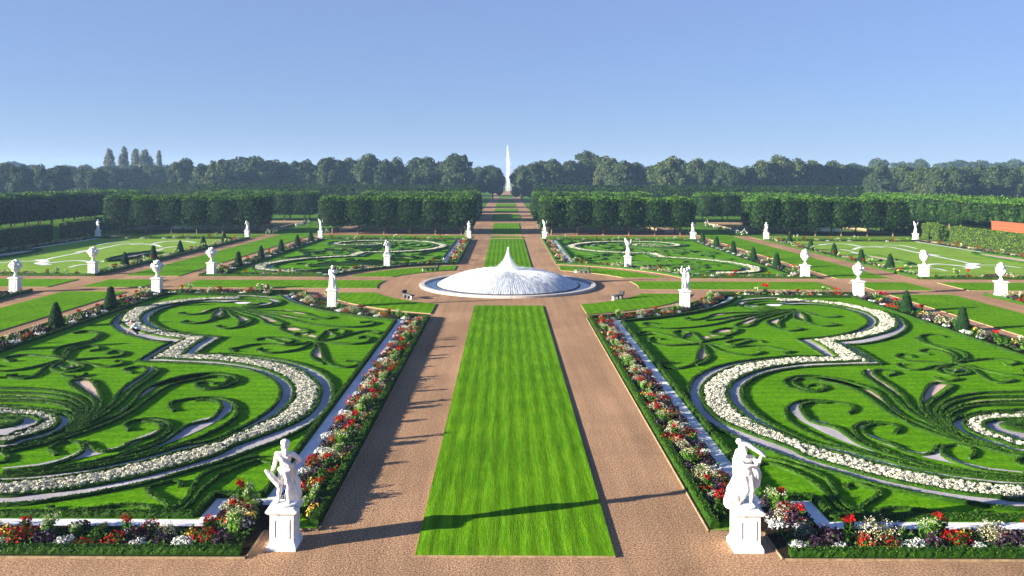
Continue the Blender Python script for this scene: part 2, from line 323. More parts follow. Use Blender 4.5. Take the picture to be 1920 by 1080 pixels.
for s in (-1, 1):
    def fx(pts): return pts if s > 0 else [(-x, y) for x, y in pts][::-1]
    a = math.asin(3.55 / 16)
    lawn('cross_lawn', fx(arc(16, -a, a, 8)[::-1] + [(39.7, 95.5), (39.7, 102.5)][::1][::1] if False else [(39.6, 95.45), (39.6, 102.55)] + arc(16, a, -a, 8)), 'lawn2')
    lawn('cross_lawn', fx(rect(43.7, 51.0, 95.45, 102.55)), 'lawn2'); lawn('cross_lawn', fx(rect(55, 110, 95.45, 102.55)), 'lawn2')
    for m in (1, -1):
        def fy(pts): return fx(pts if m > 0 else [(x, 198 - y) for x, y in pts][::-1])
        lawn('side_lawn', fy(rect(43.7, 51.0, 20, 91.8)), 'lawn2')
        # apron round the fountain
        r0, r1 = 16.9, 22.3
        a0 = -math.acos(7.6 / r0); a1 = -math.asin(7.2 / r0); b0 = -math.acos(7.6 / r1); b1 = -math.asin(7.2 / r1)
        lawn('apron_lawn', fy(arc(r1, b0, b1, 20) + arc(r0, a1, a0, 20)), 'lawn2')
    lawn('verge_lawn', fx(rect(7.45, 41.2, 171.5, 180)), 'lawn2', .06); lawn('verge_lawn', fx(rect(54.5, 91, 171.5, 180)), 'lawn2', .06)
    lawn('side_lawn', fx(rect(43.7, 51.0, 178, 300)), 'lawn2')
    b = MB(); b.poly(fx(rect(11, 38, 194.5, 231)), .03); b.poly(fx(rect(58, 92, 194.5, 231)), .03); tag(b.build('pond_water', M['pond']), kind='structure')
    b = MB()
    for x0, x1 in ((10.5, 38.5), (57.5, 92.5)):
        b.slab(fx(rect(x0, x1, 194, 194.5)), 0, .35); b.slab(fx(rect(x0, x1, 231, 231.5)), 0, .35)
        b.slab(fx(rect(x0, x0 + .5, 194.5, 231)), 0, .35); b.slab(fx(rect(x1 - .5, x1, 194.5, 231)), 0, .35)
    tag(b.build('pond_kerb', M['edge']), kind='structure')
# ------------------------------------------------------------------ the broderie of one parterre, measured on the right-hand one
sm = smooth
def seg(*parts): return [sm(p) for p in parts]
L1 = seg([(29.5, 46.2), (32.8, 45.5), (35, 42), (34.6, 37.5), (31, 33.5), (26, 32.3)] + tr('F', [(1920, 600), (1400, 540), (1000, 470), (600, 385), (300, 300), (0, 215)]) +
         tr('C', [(1000, 935), (800, 860), (590, 785), (440, 715), (290, 640), (170, 555), (85, 450), (60, 360), (62, 300), (85, 240), (150, 180), (250, 130), (400, 85), (600, 50), (900, 20)]) + tr('B', [(-170, 590), (0, 592), (130, 592)]),
         tr('B', [(130, 592), (0, 510), (-120, 440)]),
         tr('B', [(-120, 440), (0, 432), (100, 425), (250, 405), (400, 370), (490, 325), (520, 290), (510, 260), (460, 225), (380, 190), (200, 150), (0, 132)]) + tr('A', [(1750, 134), (1640, 126)]))
L2 = seg([(29.5, 45.3), (32, 44.8), (34, 42), (33.6, 38), (30.5, 34.5), (26, 33.4)] + tr('F', [(1920, 520), (1700, 495), (1400, 465), (1000, 400), (600, 315), (300, 235), (0, 145)]) +
         tr('C', [(1000, 835), (850, 780), (650, 710), (470, 640), (330, 570), (230, 480), (190, 400), (172, 324)]) + tr('A', [(975, 830), (1050, 765), (1170, 705), (1330, 660), (1550, 630), (1800, 605)]) + tr('B', [(0, 603), (180, 605), (250, 603)]),
         tr('B', [(250, 603), (150, 520), (20, 447)]),
         tr('B', [(20, 447), (150, 434), (300, 410), (450, 385), (560, 345), (605, 300), (600, 265), (550, 225), (450, 185), (300, 150), (150, 128), (0, 114)]) + tr('A', [(1750, 110), (1640, 106)]))
L3 = seg([(29.5, 44.5), (31.3, 44), (32.8, 41.8), (32.4, 38.6), (29.8, 35.7), (26, 34.7)] + tr('F', [(1920, 400), (1400, 355), (1000, 285), (600, 200), (300, 115), (0, 40)]) +
         tr('C', [(950, 725), (800, 665), (680, 610), (560, 540), (470, 460), (420, 390), (412, 324)]) + tr('A', [(1210, 840), (1280, 790), (1400, 735), (1550, 695), (1750, 665)]) + tr('B', [(0, 650), (250, 642), (480, 632), (540, 638)]),
         tr('B', [(540, 638), (400, 560), (300, 500), (210, 460)]),
         tr('B', [(210, 460), (300, 455), (450, 435), (600, 400), (720, 365), (780, 325), (780, 290), (745, 245), (690, 210), (640, 190), (520, 165), (400, 138), (250, 116), (100, 103), (0, 98)]) + tr('A', [(1750, 84), (1640, 82)]))
L4 = seg([(30.7, 43.2), (31.7, 41.6), (31.4, 39), (29.3, 36.6), (26, 35.6)] + tr('F', [(1920, 350), (1400, 305), (1000, 240), (600, 150), (300, 65), (0, 10)]) +
         tr('C', [(1000, 710), (850, 640), (700, 550), (600, 470), (545, 390), (537, 314)]) + tr('A', [(1340, 840), (1420, 785), (1560, 735), (1750, 700)]) + tr('B', [(0, 685), (300, 671), (560, 665), (660, 662)]),
         tr('B', [(660, 662), (600, 630), (450, 540), (335, 487)]),
         tr('B', [(335, 487), (450, 485), (600, 460), (750, 420), (840, 370), (870, 330), (850, 290), (800, 250), (745, 222), (705, 205)]))
SP = [sm([(29.5, 46.2)] + tr('D', [(1700, 505), (1500, 525), (1350, 560), (1265, 605), (1300, 660), (1400, 720), (1550, 780), (1700, 820), (1920, 880)]) + [(27.6, 38.9), (29.5, 40.2)]),
      sm([(29.5, 45.3)] + tr('D', [(1700, 530), (1530, 545), (1420, 580), (1395, 620), (1440, 680), (1560, 730), (1750, 780), (1920, 825)]) + [(28.3, 40.6), (30, 42)]),
      sm([(29.5, 44.5)] + tr('D', [(1750, 578), (1620, 590), (1560, 620), (1580, 660), (1680, 700), (1800, 735), (1920, 775)]) + [(28.9, 41.6), (29.7, 42.8)])]
SP4 = sm([(28.2 + 1.5 * math.cos(a), 43.0 + .75 * math.sin(a)) for a in np.linspace(0, 2 * math.pi, 14)])
def mirrorgap(z=.05): return z
PAL = {  # palmettes of box hedge: strokes (lines of hedge) and the gravel between them
 'fan': ([tr('C', [(1120, 280), (1180, 265), (1270, 275), (1290, 303), (1230, 328), (1100, 322), (980, 290), (915, 250), (960, 210), (1070, 190), (1200, 190), (1400, 215), (1600, 270), (1750, 330)]) + tr('D', [(680, 410), (750, 490), (850, 560), (1000, 620), (1150, 680), (1300, 740), (1500, 800), (1700, 845), (1920, 890)]),
          tr('C', [(1290, 303), (1200, 322), (1080, 300), (1000, 250), (1060, 215), (1200, 225), (1400, 265), (1550, 310), (1700, 400), (1850, 510)]) + tr('D', [(750, 540), (900, 620), (1050, 680), (1200, 730), (1400, 790), (1600, 840), (1920, 910)]),
          tr('D', [(500, 140), (470, 170), (500, 200), (600, 270), (720, 350), (800, 430), (900, 510), (1050, 600), (1200, 680), (1400, 760), (1700, 835)]),
          tr('D', [(700, 190), (780, 165), (700, 140), (600, 137), (570, 165), (620, 210), (750, 290), (850, 380), (900, 460), (1000, 540), (1150, 640), (1250, 700), (1450, 775)]),
          tr('D', [(1150, 250), (1080, 265), (1030, 330), (1000, 420), (1010, 490), (1080, 570), (1200, 670)]),
          tr('D', [(1150, 250), (1250, 265), (1280, 290), (1200, 350), (1080, 430), (1060, 490), (1120, 580), (1220, 680)]),
          tr('D', [(2050, 332), (1700, 335), (1500, 345), (1350, 370), (1230, 410), (1150, 470), (1130, 520), (1180, 610), (1260, 690)]),
          tr('D', [(2050, 372), (1700, 375), (1500, 385), (1370, 405), (1260, 440), (1190, 490), (1180, 540), (1220, 620), (1290, 700)]),
          tr('D', [(2050, 408), (1700, 415), (1500, 430), (1350, 460), (1250, 510), (1200, 560), (1230, 640), (1300, 710)]),
          tr('D', [(2050, 445), (1700, 447), (1500, 457), (1380, 480), (1290, 520), (1240, 570), (1250, 640), (1320, 715)])],
         [('pink', tr('C', [(985, 240), (1070, 203), (1200, 207), (1400, 240), (1580, 290), (1700, 350), (1850, 450)], .05) + tr('D', [(720, 470), (850, 565), (760, 520), (690, 470), (560, 380), (400, 280), (200, 230), (0, 220), (-80, 215), (-120, 235)], .05)),
          ('pink', tr('D', [(530, 150), (560, 190), (650, 250), (780, 330), (850, 410), (800, 390), (700, 320), (580, 240), (500, 180)], .05)),
          ('pink', tr('D', [(1080, 270), (1150, 258), (1255, 285), (1190, 335), (1060, 430), (1025, 460), (1020, 420), (1040, 340)], .05)),
          ('pink', tr('D', [(1320, 400), (1450, 365), (1700, 353), (2050, 350), (2050, 362), (1700, 364), (1450, 378)], .05)),
          ('pink', tr('D', [(1380, 470), (1500, 442), (1700, 430), (2050, 424), (2050, 434), (1700, 438), (1500, 449)], .05))]),
 'scroll': ([tr('C', [(1500, 525), (1545, 490), (1520, 450), (1420, 425), (1280, 410), (1100, 405), (985, 440), (935, 500), (960, 580), (1060, 650), (1200, 720), (1400, 800)]) + tr('D', [(500, 872), (800, 942), (1100, 1002), (1400, 1048), (1700, 1080), (1920, 1105)]),
             tr('C', [(1300, 428), (1180, 425), (1110, 440), (1070, 470), (1100, 530), (1160, 590), (1250, 620), (1380, 650), (1480, 710), (1600, 790), (1750, 850), (1920, 905)]) + tr('D', [(1000, 990), (1300, 1035), (1920, 1098)]),
             tr('D', [(760, 700), (800, 660), (760, 625), (650, 605), (520, 600), (430, 620), (390, 660), (420, 720), (520, 790), (700, 860), (900, 930), (1100, 980), (1300, 1020), (1600, 1065), (1920, 1094)]),
             tr('D', [(640, 618), (540, 625), (480, 655), (500, 710), (600, 760), (750, 800), (850, 860), (1000, 890), (1100, 870), (1130, 830), (1180, 800)]),
             tr('D', [(1430, 920), (1490, 880), (1440, 830), (1330, 800), (1230, 810), (1185, 850), (1220, 910), (1350, 970), (1500, 1015), (1700, 1050), (1920, 1075)]),
             tr('D', [(2050, 1000), (1920, 990), (1870, 960), (1880, 930), (1950, 910)])],
            [('grey', tr('C', [(975, 470), (1050, 440), (1075, 510), (1160, 605), (1300, 638), (1440, 700), (1600, 800), (1800, 875), (1930, 930), (1700, 892), (1450, 805), (1250, 715), (1080, 625), (985, 545)], .05)),
             ('grey', tr('D', [(430, 660), (465, 650), (500, 725), (620, 775), (760, 825), (870, 885), (1000, 910), (1120, 890), (1165, 840), (1200, 900), (1260, 945), (1400, 1000), (1600, 1045), (1920, 1082), (1920, 1090), (1600, 1058), (1300, 1008), (1050, 955), (850, 895), (650, 825), (500, 755)], .05))]),
 'spider': ([tr('B', [(1220, 420), (1120, 400), (1020, 405), (985, 430), (1060, 480), (1200, 510), (1330, 540), (1400, 580), (1390, 620), (1310, 650)]),
             tr('B', [(950, 430), (1020, 475), (1150, 515), (1270, 560), (1320, 610), (1300, 650)]),
             tr('B', [(1080, 575), (990, 560), (1000, 537), (1080, 530), (1200, 555), (1280, 600), (1295, 650)]),
             tr('B', [(930, 600), (860, 572), (790, 580), (780, 605), (870, 630), (1050, 640), (1200, 655), (1290, 660)]),
             tr('B', [(860, 665), (800, 660), (790, 685), (870, 708), (1000, 710), (1100, 685), (1180, 678), (1290, 665)]),
             tr('B', [(1310, 655), (1380, 640), (1500, 625), (1650, 615), (1800, 630), (1860, 655), (1790, 672), (1750, 660)]),
             tr('B', [(1330, 660), (1400, 668), (1500, 700), (1620, 725), (1750, 750), (1920, 760), (2050, 745), (2080, 720), (2000, 705), (1900, 715)]),
             tr('B', [(1340, 668), (1420, 690), (1500, 730), (1560, 780), (1650, 820), (1780, 822), (1830, 800), (1740, 790)]),
             tr('B', [(1250, 680), (1150, 700), (1140, 720), (1190, 748), (1290, 762), (1400, 752), (1440, 735), (1400, 705), (1330, 680)]),
             tr('B', [(1230, 705), (1230, 725), (1290, 735), (1340, 722), (1330, 700)]),
             tr('B', [(1120, 775), (1160, 800), (1240, 812), (1320, 805), (1340, 785)])],
            [('pink', tr('B', [(1160, 712), (1210, 742), (1300, 755), (1400, 742), (1420, 730), (1350, 728), (1290, 742), (1215, 725)], .05))]),
 'bow': ([tr('A', [(500, 392), (400, 402), (370, 393), (400, 377), (500, 377), (620, 400), (730, 430), (830, 455), (940, 470)]),
          tr('A', [(580, 442), (510, 425), (470, 445), (500, 478), (620, 495), (780, 490), (920, 480)]),
          tr('A', [(740, 430), (700, 400), (690, 377), (760, 365), (850, 380), (880, 400), (930, 440), (950, 465)]),
          tr('A', [(770, 425), (800, 400), (850, 385)]),
          tr('A', [(950, 485), (910, 560), (890, 640), (820, 680), (720, 700), (620, 690), (580, 668), (620, 645), (700, 645)]),
          tr('A', [(955, 485), (990, 560), (1015, 600), (980, 640), (900, 672)]),
          tr('A', [(955, 462), (1050, 445), (1150, 432), (1140, 405), (1040, 400), (1020, 382), (1130, 350), (1250, 345), (1270, 370), (1200, 402), (1140, 410)]),
          tr('A', [(1000, 480), (1200, 510), (1400, 500), (1550, 510), (1680, 540), (1740, 547), (1720, 565), (1660, 560)]),
          tr('A', [(1000, 485), (1100, 540), (1250, 570), (1400, 580), (1490, 560), (1440, 540)]),
          tr('A', [(1150, 472), (1220, 452), (1320, 440), (1450, 450), (1500, 467)]),
          tr('A', [(1160, 478), (1240, 495), (1330, 470), (1400, 452)])],
         [('pink', tr('A', [(780, 425), (840, 388), (880, 410), (825, 440)], .05)), ('pink', tr('A', [(935, 510), (965, 560), (1002, 602), (960, 638), (905, 650), (915, 580)], .05)),
          ('pink', tr('A', [(1080, 398), (1120, 375), (1200, 380), (1210, 395), (1150, 402)], .05)), ('pink', tr('A', [(1020, 430), (1060, 412), (1130, 418), (1110, 432), (1040, 438)], .05)),
          ('pink', tr('A', [(940, 452), (990, 436), (1030, 448), (970, 462)], .05)), ('pink', tr('A', [(1190, 470), (1300, 460), (1240, 485)], .05))]),
 'plume': ([tr('A', [(1640, 82), (1500, 84), (1350, 96), (1262, 113), (1250, 132), (1300, 158), (1420, 178), (1560, 184), (1700, 178)]), tr('A', [(1640, 106), (1500, 106), (1380, 116), (1325, 133), (1370, 155), (1480, 166), (1600, 168)]), tr('A', [(1640, 126), (1520, 126), (1430, 138), (1480, 150), (1560, 152)]),
            tr('A', [(1780, 175), (1600, 195), (1300, 205), (1080, 215), (960, 255), (860, 270), (790, 262), (830, 247)]),
            tr('A', [(1770, 180), (1600, 215), (1400, 235), (1200, 275), (1050, 310), (850, 335), (650, 345), (500, 335), (420, 312), (440, 295), (550, 302)]),
            tr('A', [(1770, 183), (1550, 212), (1320, 228), (1100, 262), (980, 275)]),
            tr('A', [(1770, 187), (1600, 225), (1450, 272), (1380, 322), (1280, 332), (1240, 317), (1350, 272), (1500, 228), (1700, 195)]),
            tr('A', [(1780, 187), (1700, 230), (1600, 260), (1530, 290), (1560, 322), (1650, 352), (1750, 367), (1850, 352), (1800, 340)]),
            tr('A', [(1775, 190), (1700, 250), (1640, 290), (1645, 335)]),
            tr('A', [(1785, 187), (1775, 240), (1800, 272), (1880, 288), (1950, 312), (2050, 325), (2160, 317), (2100, 297)]),
            tr('A', [(1820, 195), (1870, 240), (1890, 285)]),
            tr('A', [(1800, 180), (1900, 205), (1965, 232), (2060, 245), (2180, 240), (2120, 225)])],
           [('grey', tr('A', [(1640, 86), (1500, 87), (1350, 99), (1268, 116), (1258, 132), (1310, 155), (1420, 174), (1480, 169), (1370, 157), (1318, 134), (1375, 114), (1500, 103), (1640, 103)], .05)), ('white', tr('A', [(1500, 143), (1600, 136), (1680, 150), (1640, 166), (1560, 164)], .05)),
            ('pink', tr('A', [(1260, 320), (1360, 275), (1500, 232), (1440, 280), (1360, 325)], .05)), ('pink', tr('A', [(1100, 290), (1200, 262), (1340, 238), (1220, 275)], .05)),
            ('pink', tr('A', [(980, 262), (1100, 228), (1230, 212), (1120, 245)], .05)), ('pink', tr('A', [(1545, 300), (1640, 262), (1635, 325), (1580, 318)], .05)),
            ('pink', tr('A', [(1800, 200), (1860, 262), (1870, 280), (1810, 268), (1790, 240)], .05)), ('pink', tr('A', [(1900, 215), (1960, 232), (1975, 242), (1910, 230)], .05))]),
 'corner': ([tr('E', [(600, 150), (545, 165), (560, 205), (640, 215), (760, 190), (850, 215), (1000, 270), (1150, 350), (1300, 470), (1400, 580), (1500, 650), (1620, 690)]),
             tr('E', [(760, 150), (900, 180), (1050, 230), (1200, 280), (1320, 350), (1380, 450), (1450, 550), (1560, 620), (1640, 655)]),
             tr('E', [(1490, 425), (1475, 395), (1540, 377), (1650, 400), (1780, 440), (1770, 485), (1680, 540), (1600, 610), (1650, 665)]),
             tr('F', [(590, 655), (640, 610), (760, 595), (900, 600), (1080, 625), (1250, 642), (1400, 660), (1520, 642), (1540, 617), (1490, 622)]),
             tr('F', [(600, 672), (680, 660), (780, 650)])], []),
}
PAL_LABEL = {'fan': 'large fan of curving dark box hedges spreading from the white spiral', 'scroll': 'long box hedge scrolls with grey gravel running beside the white flower ribbon',
             'spider': 'spider-shaped knot of box hedge scrolls beside the cone trees', 'bow': 'bow-shaped knot of box hedge with pink gravel near the inner border',
             'plume': 'plume of box hedge scrolls inside the small back loop', 'corner': 'heart-shaped box hedge scroll in the grass behind the corner statue'}
def orient(P, mx_, my): 
    P = np.array(P, float).copy(); P[:, 0] *= mx_
    if my < 0: P[:, 1] = 198 - P[:, 1]
    return P
RI = 24.3
def offs(t):
    """outline of a parterre, t metres inside its edge: inner side, fountain arc, cross side, outer side"""
    r = RI + t; x0 = 7.45 + t; y1 = 92 - t
    a0 = math.atan2(-math.sqrt(r * r - x0 * x0), x0); a1 = -math.asin((99 - y1) / r)
    A_ = [(r * math.cos(a), 99 + r * math.sin(a)) for a in np.linspace(a0, a1, 26)]
    return {'I0': (x0, A_[0][1]), 'arc': A_, 'C1': (41.2 - t, y1)}
def parterre(sx, my):
    near = my > 0; side = ('left' if sx < 0 else 'right'); where = ('near ' if near else 'far ') + side
    O = lambda P: orient(P, sx, my)
    dens = 1.0 if near else 0.0; hw = .21 if near else .38; hh = .15 if near else .2; step_j = .03
    e = offs(0)
    # lawn sheet and soil, gravel strips
    b = MB(); out = [(7.45, 30.4), (7.45, e['I0'][1])] + e['arc'][1:] + [(41.2, 92), (41.2, 28.2), (9.5, 28.2), (9.5, 30.4)]
    if not near: out = [(7.45, 28.2), (7.45, e['I0'][1])] + e['arc'][1:] + [(41.2, 92), (41.2, 28.2)]
    q = O(out); b.poly([tuple(p_) for p_ in (q if sx * my < 0 else q[::-1])], .05); tag(b.build('parterre_lawn', M['parterre']), kind='structure')
    i2 = offs(2.15); s3 = offs(2.8)
    b = MB(); z = .056
    y0 = 30.4 if near else 28.2
    ribbon(b, O([(7.45, y0), (7.45, e['I0'][1])]), O([(9.6, 33.2 if near else 30.3), i2['I0']]), z)
    ribbon(b, O(e['arc']), O(i2['arc']), z)
    ribbon(b, O([(24, 92), (41.2, 92)]), O([(25, 89.85), (39.05, 89.85)]), z)
    ribbon(b, O([(41.2, 92), (41.2, 28.2)]), O([(39.05, 89.85), (39.05, 30.5)]), z)
    ribbon(b, O([(9.5, 28.2), (41.2, 28.2)]), O([(9.5, 30.6), (39.05, 30.6)]), z)
    if near: ribbon(b, O([(9.6, 30.6), (11.7, 30.6)]), O([(9.6, 32.6), (11.7, 32.6)]), z); ribbon(b, O([(8.4, 30.4), (9.6, 30.4)]), O([(9.6, 33.1), (9.6, 33.2)]), z - .002)
    tag(b.build('flower_bed_soil', M['soil']), kind='structure')
    b = MB(); z = .062
    ribbon(b, O([(9.6, 33.2 if near else 31.2), i2['I0']]), O([(10.25, 33.2 if near else 31.2), s3['I0']]), z); ribbon(b, O(i2['arc']), O(offs(2.7)['arc']), z)
    ribbon(b, O([(25.5, 89.8), (39, 89.8)]), O([(25.5, 89.5), (38.7, 89.5)]), z); ribbon(b, O([(39.0, 89.8), (39.0, 31.2)]), O([(38.6, 89.5), (38.6, 31.2)]), z)
    if near:
        b.poly(O(rect(9.6, 12.3, 32.6, 33.2)).tolist(), z); b.poly(O(rect(11.7, 12.3, 30.6, 32.6)).tolist(), z); b.poly(O(rect(12.3, 38.6, 30.6, 31.2)).tolist(), z)
    else: b.poly(O(rect(9.6, 39, 30.6, 31.2)).tolist(), z)
    tag(b.build('white_gravel_strip', M['white']), kind='structure')
    # ribbon of white flowers between hedges and gravel
    b = MB()
    for s in range(3):
        ribbon(b, O(L1[s]), O(L2[s]), .058)
        ribbon(b, O(L3[s]), O(L4[s]), .0585)
    ribbon(b, O(SP[0]), O(SP[1]), .0592); ribbon(b, O(SP[2]), O(resample(SP4, n=len(SP[2]))), .0596)
    tag(b.build('grey_gravel_strip', M['grey']), kind='structure')
    hb = empty('box_hedge_ribbon', tuple(O([(22, 50)])[0]) + (0.03,)); org = np.array(hb.location)
    tag(hb, f'winding lines of low box hedge edging the white flower ribbon in the {where} parterre', 'hedge', 'box hedge ribbons of the parterres')
    for L in (L1, L2, L3, L4): 
        b = MB()
        for P in L: hedge(b, O(P), hw * 1.05, hh, jit=.018, dens=70 * dens, leaf=.045)
        build_at(b, 'hedge_line', M['box'], org, hb)
    for L in SP + [SP4]:
        b = MB(); hedge(b, O(L), hw if L is not SP4 else .7, .18, dens=70 * dens, leaf=.045); build_at(b, 'hedge_line', M['box'], org, hb)
    fl = MB()
    for A_, B_ in [(L2[s], L3[s]) for s in range(3)] + [(SP[1], SP[2])]:
        n = max(2, int(max(length(A_), length(B_)) / .31)); A2 = O(resample(A_, n=n)); B2 = O(resample(B_, n=n))
        Wd = np.linalg.norm(A2 - B2, axis=1)
        for i in range(n):
            k = max(1, int(round(Wd[i] / .36)))
            for j in range(k):
                f = (j + .5 + random.uniform(-.2, .2)) / k; f = .14 + .72 * f
                c = A2[i] * (1 - f) + B2[i] * f + rng.normal(0, .05, 2); dist = math.hypot(c[0], c[1]); r = random.uniform(.13, .22); h = random.uniform(.06, .15)
                m = int(np.clip(4600 / dist ** 1.15, 8, 64)); sz = np.clip(.0009 * dist, .028, .11)
                d = rng.normal(0, 1, (m, 3)); d[:, 2] = np.abs(d[:, 2]) + .15; d /= np.linalg.norm(d, axis=1)[:, None]
                fl.leaves(np.array([c[0], c[1], .09]) + d * [r, r, h], d, sz, sz * .7, 0, .5)
                mm = max(5, m // 3); d = rng.normal(0, 1, (mm, 3)); d[:, 2] = np.abs(d[:, 2]) * .5; d /= np.linalg.norm(d, axis=1)[:, None]
                fl.leaves(np.array([c[0], c[1], .1]) + d * [r * .95, r * .95, h * .8], d, sz * 1.2, sz * .8, 1, .5)
    tag(fl.build('white_bedding_flowers', [M['ivory'], M['green']]), f'ivory white bedding flowers filling the S-shaped ribbon of the {where} parterre', 'flowers', kind='stuff')
    gi = 0
    for key, (strokes, fills) in PAL.items():
        cx = np.mean([p_ for s_ in strokes for p_ in s_], axis=0); base = tuple(O([cx])[0]) + (.03,)
        t_ = empty('box_hedge_palmette', base); tag(t_, PAL_LABEL[key] + f', {where} parterre', 'hedge', 'box hedge palmettes in the parterres')
        for s_ in strokes:
            b = MB(); P = O(sm(s_)); hedge(b, P, hw * random.uniform(.85, 1.0), hh * random.uniform(.9, 1.1), jit=.018, dens=70 * dens, leaf=.045)
            build_at(b, 'scroll', M['box'], base, t_)
        for mt, poly in fills:
            gi += 1; b = MB(); q = O(poly); b.poly(q.tolist(), .064 + .0012 * gi); tag(b.build('scroll_gravel', M[mt]), kind='structure')
    # clipped edging hedges
    def edging(pts, t, what, wd=.3, ht=.3):
        base = tuple(O([pts[0]])[0]) + (.03,); b = MB(); hedge(b, O(resample(pts, .13 if near else .4)), wd, ht, jit=.013, dens=190 * dens, leaf=.036)
        tag(build_at(b, 'box_hedge_edging', M['box'], base), f'low clipped box hedge {what}, {where} parterre', 'hedge', 'straight box hedge edgings')
    k = offs(.22); k2 = offs(3.0)
    edging([(7.67, 30.6 if near else 28.4), k['I0']], .2, 'between the central gravel walk and its flower border', .34, .32)
    edging(k['arc'], .2, 'along the curved flower border facing the bell fountain'); edging([k['arc'][-1], (41, 91.8)], .2, 'along the border on the cross walk')
    edging([(41, 91.6), (41, 28.5)], .2, 'outside the border with the cone trees'); edging([(9.75, 28.42), (41, 28.42)], .2, 'along the border at the end walk', .28, .3)
    edging([(10.45, 33.4 if near else 31.5), k2['I0']], .2, 'between the long white gravel strip and the grass', .24, .26)
    edging(offs(2.95)['arc'], .2, 'inside the curved white gravel strip', .24, .26)
    edging([(38.4, 89.3), (38.4, 31.5)], .2, 'inside the thin outer gravel strip', .24, .26); edging([(26, 89.3), (38.4, 89.3)], .2, 'inside the gravel strip by the cross walk', .26, .3)
    edging([(10.5, 33.4), (12.5, 33.4), (12.5, 31.45), (38.4, 31.45)] if near else [(10.5, 31.45), (38.4, 31.45)], .2, 'inside the white gravel strip at the end walk', .26, .26)
    # edging boards
    b = MB(); 
    def board(pts, wd=.045):
        P = np.array(pts, float); q = O(P); N = normals2(q)
        ribbon(b, q, q + N * wd, .07); ribbon(b, q, q + N * wd, .0); 
        for c in (q, q + N * wd):
            n = len(c); V = np.vstack([np.column_stack([c, np.zeros(n)]), np.column_stack([c, np.full(n, .07)])]); i = np.arange(n - 1); b.add(V, np.stack([i, i + 1, n + i + 1, n + i], 1))
    f = offs(-.05); board([(7.40, 30.4 if near else 28.2), f['I0']]); board(f['arc']); board([(24.2, 92.06), (41.2, 92.06)]); board([(41.26, 92), (41.26, 28.2)]); board([(9.5, 28.15), (41.2, 28.15)])
    if near: board([(7.45, 30.4), (9.0, 30.55)]); board([(9.45, 28.2), (9.45, 30.2)])
    tag(b.build('bed_edging_kerb', M['edge']), kind='structure')
for sx in (-1, 1):
    for my in (1, -1): parterre(sx, my)
# ------------------------------------------------------------------ trees and tall hedges
def sph(n):
    d = rng.normal(0, 1, (n, 3)); return d / np.linalg.norm(d, axis=1)[:, None]
ICO = None
def ico():
    global ICO
    if ICO is None:
        bm_ = bmesh.new(); bmesh.ops.create_icosphere(bm_, subdivisions=2, radius=1); bm_.verts.ensure_lookup_table()
        ICO = (np.array([v.co[:] for v in bm_.verts]), np.array([[v.index for v in f.verts] for f in bm_.faces])); bm_.free()
    return ICO
def sup(d, e=7.0): return d * ((np.abs(d) ** e).sum(1) ** (-1 / e))[:, None]
def linden(n, lf, wx=2.82, wy=2.6, z0=2.2, z1=8.3, trunk=True):
    """trimmed lime tree: square clipped crown on a bare trunk"""
    t_ = empty('trimmed_linden_tree'); b = MB(); c = np.array([0, 0, (z0 + z1) / 2]); hz = (z1 - z0) / 2
    V, Fc = ico(); b.add(sup(V) * [wx * .86, wy * .86, hz * .86] + c, Fc, 1)
    d = sph(n); P = sup(d); bulge = 1 + .05 * np.sin(3.1 * P[:, 0] + 1.3 * P[:, 2]) + rng.normal(0, .045, n)
    P = P * [wx, wy, hz] * bulge[:, None] + c; b.leaves(P, d, lf, lf * .62, 0, .55, .1)
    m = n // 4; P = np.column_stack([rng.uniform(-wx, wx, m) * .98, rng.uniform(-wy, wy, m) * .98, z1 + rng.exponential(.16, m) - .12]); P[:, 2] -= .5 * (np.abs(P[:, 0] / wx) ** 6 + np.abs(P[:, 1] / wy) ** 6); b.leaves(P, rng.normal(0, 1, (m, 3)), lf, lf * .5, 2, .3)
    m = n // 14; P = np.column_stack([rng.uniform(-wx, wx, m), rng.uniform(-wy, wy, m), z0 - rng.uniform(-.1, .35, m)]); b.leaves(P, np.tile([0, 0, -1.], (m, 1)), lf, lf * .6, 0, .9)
    b.build('crown', [M['linden'], M['core'], M['lit_top']], t_)
    b = MB(); b.tube([(0, 0, -.05), (.02, 0, .5), (0, .03, 1.6), (.03, 0, z0 + 1)], [.24, .19, .16, .13], 8); b.build('trunk', M['bark'], t_)
    return t_
lindens = [linden(3800, .2) for _ in range(3)]; used = set()
def place(proto, x, y, label, cat, group, sc=1.0, rz=0, z=0):
    if id(proto) in used: o = copy_tree(proto)
    else: used.add(id(proto)); o = proto
    o.location = (x, y, z); o.rotation_euler = (0, 0, rz); o.scale = (sc, sc, sc) if not isinstance(sc, tuple) else sc
    tag(o, label, cat, group); return o
XI = [10.4 + 5.94 * i for i in range(6)]; XO = [59.4 + 5.95 * i for i in range(6)]
k = 0
for blk, xs, sg in (('outer left', XO, -1), ('inner left', XI, -1), ('inner right', XI, 1), ('outer right', XO, 1)):
    for row, y in (('front row', 184.5), ('second row', 190.5), ('row behind the pond', 236), ('last row behind the pond', 242)):
        for i, x in enumerate(xs):
            k += 1
            place(lindens[k % 3], sg * x, y + random.uniform(-.2, .2), f'{ordn(i + 1)} trimmed linden tree from the central axis, {blk} block, {row}', 'tree', 'trimmed lindens in rows beyond the parterres', (1, 1, random.uniform(.97, 1.03)), random.choice((0, math.pi)))
avl = [linden(2200, .27, 2.7, 2.7, 2.2, 8.2) for _ in range(2)]
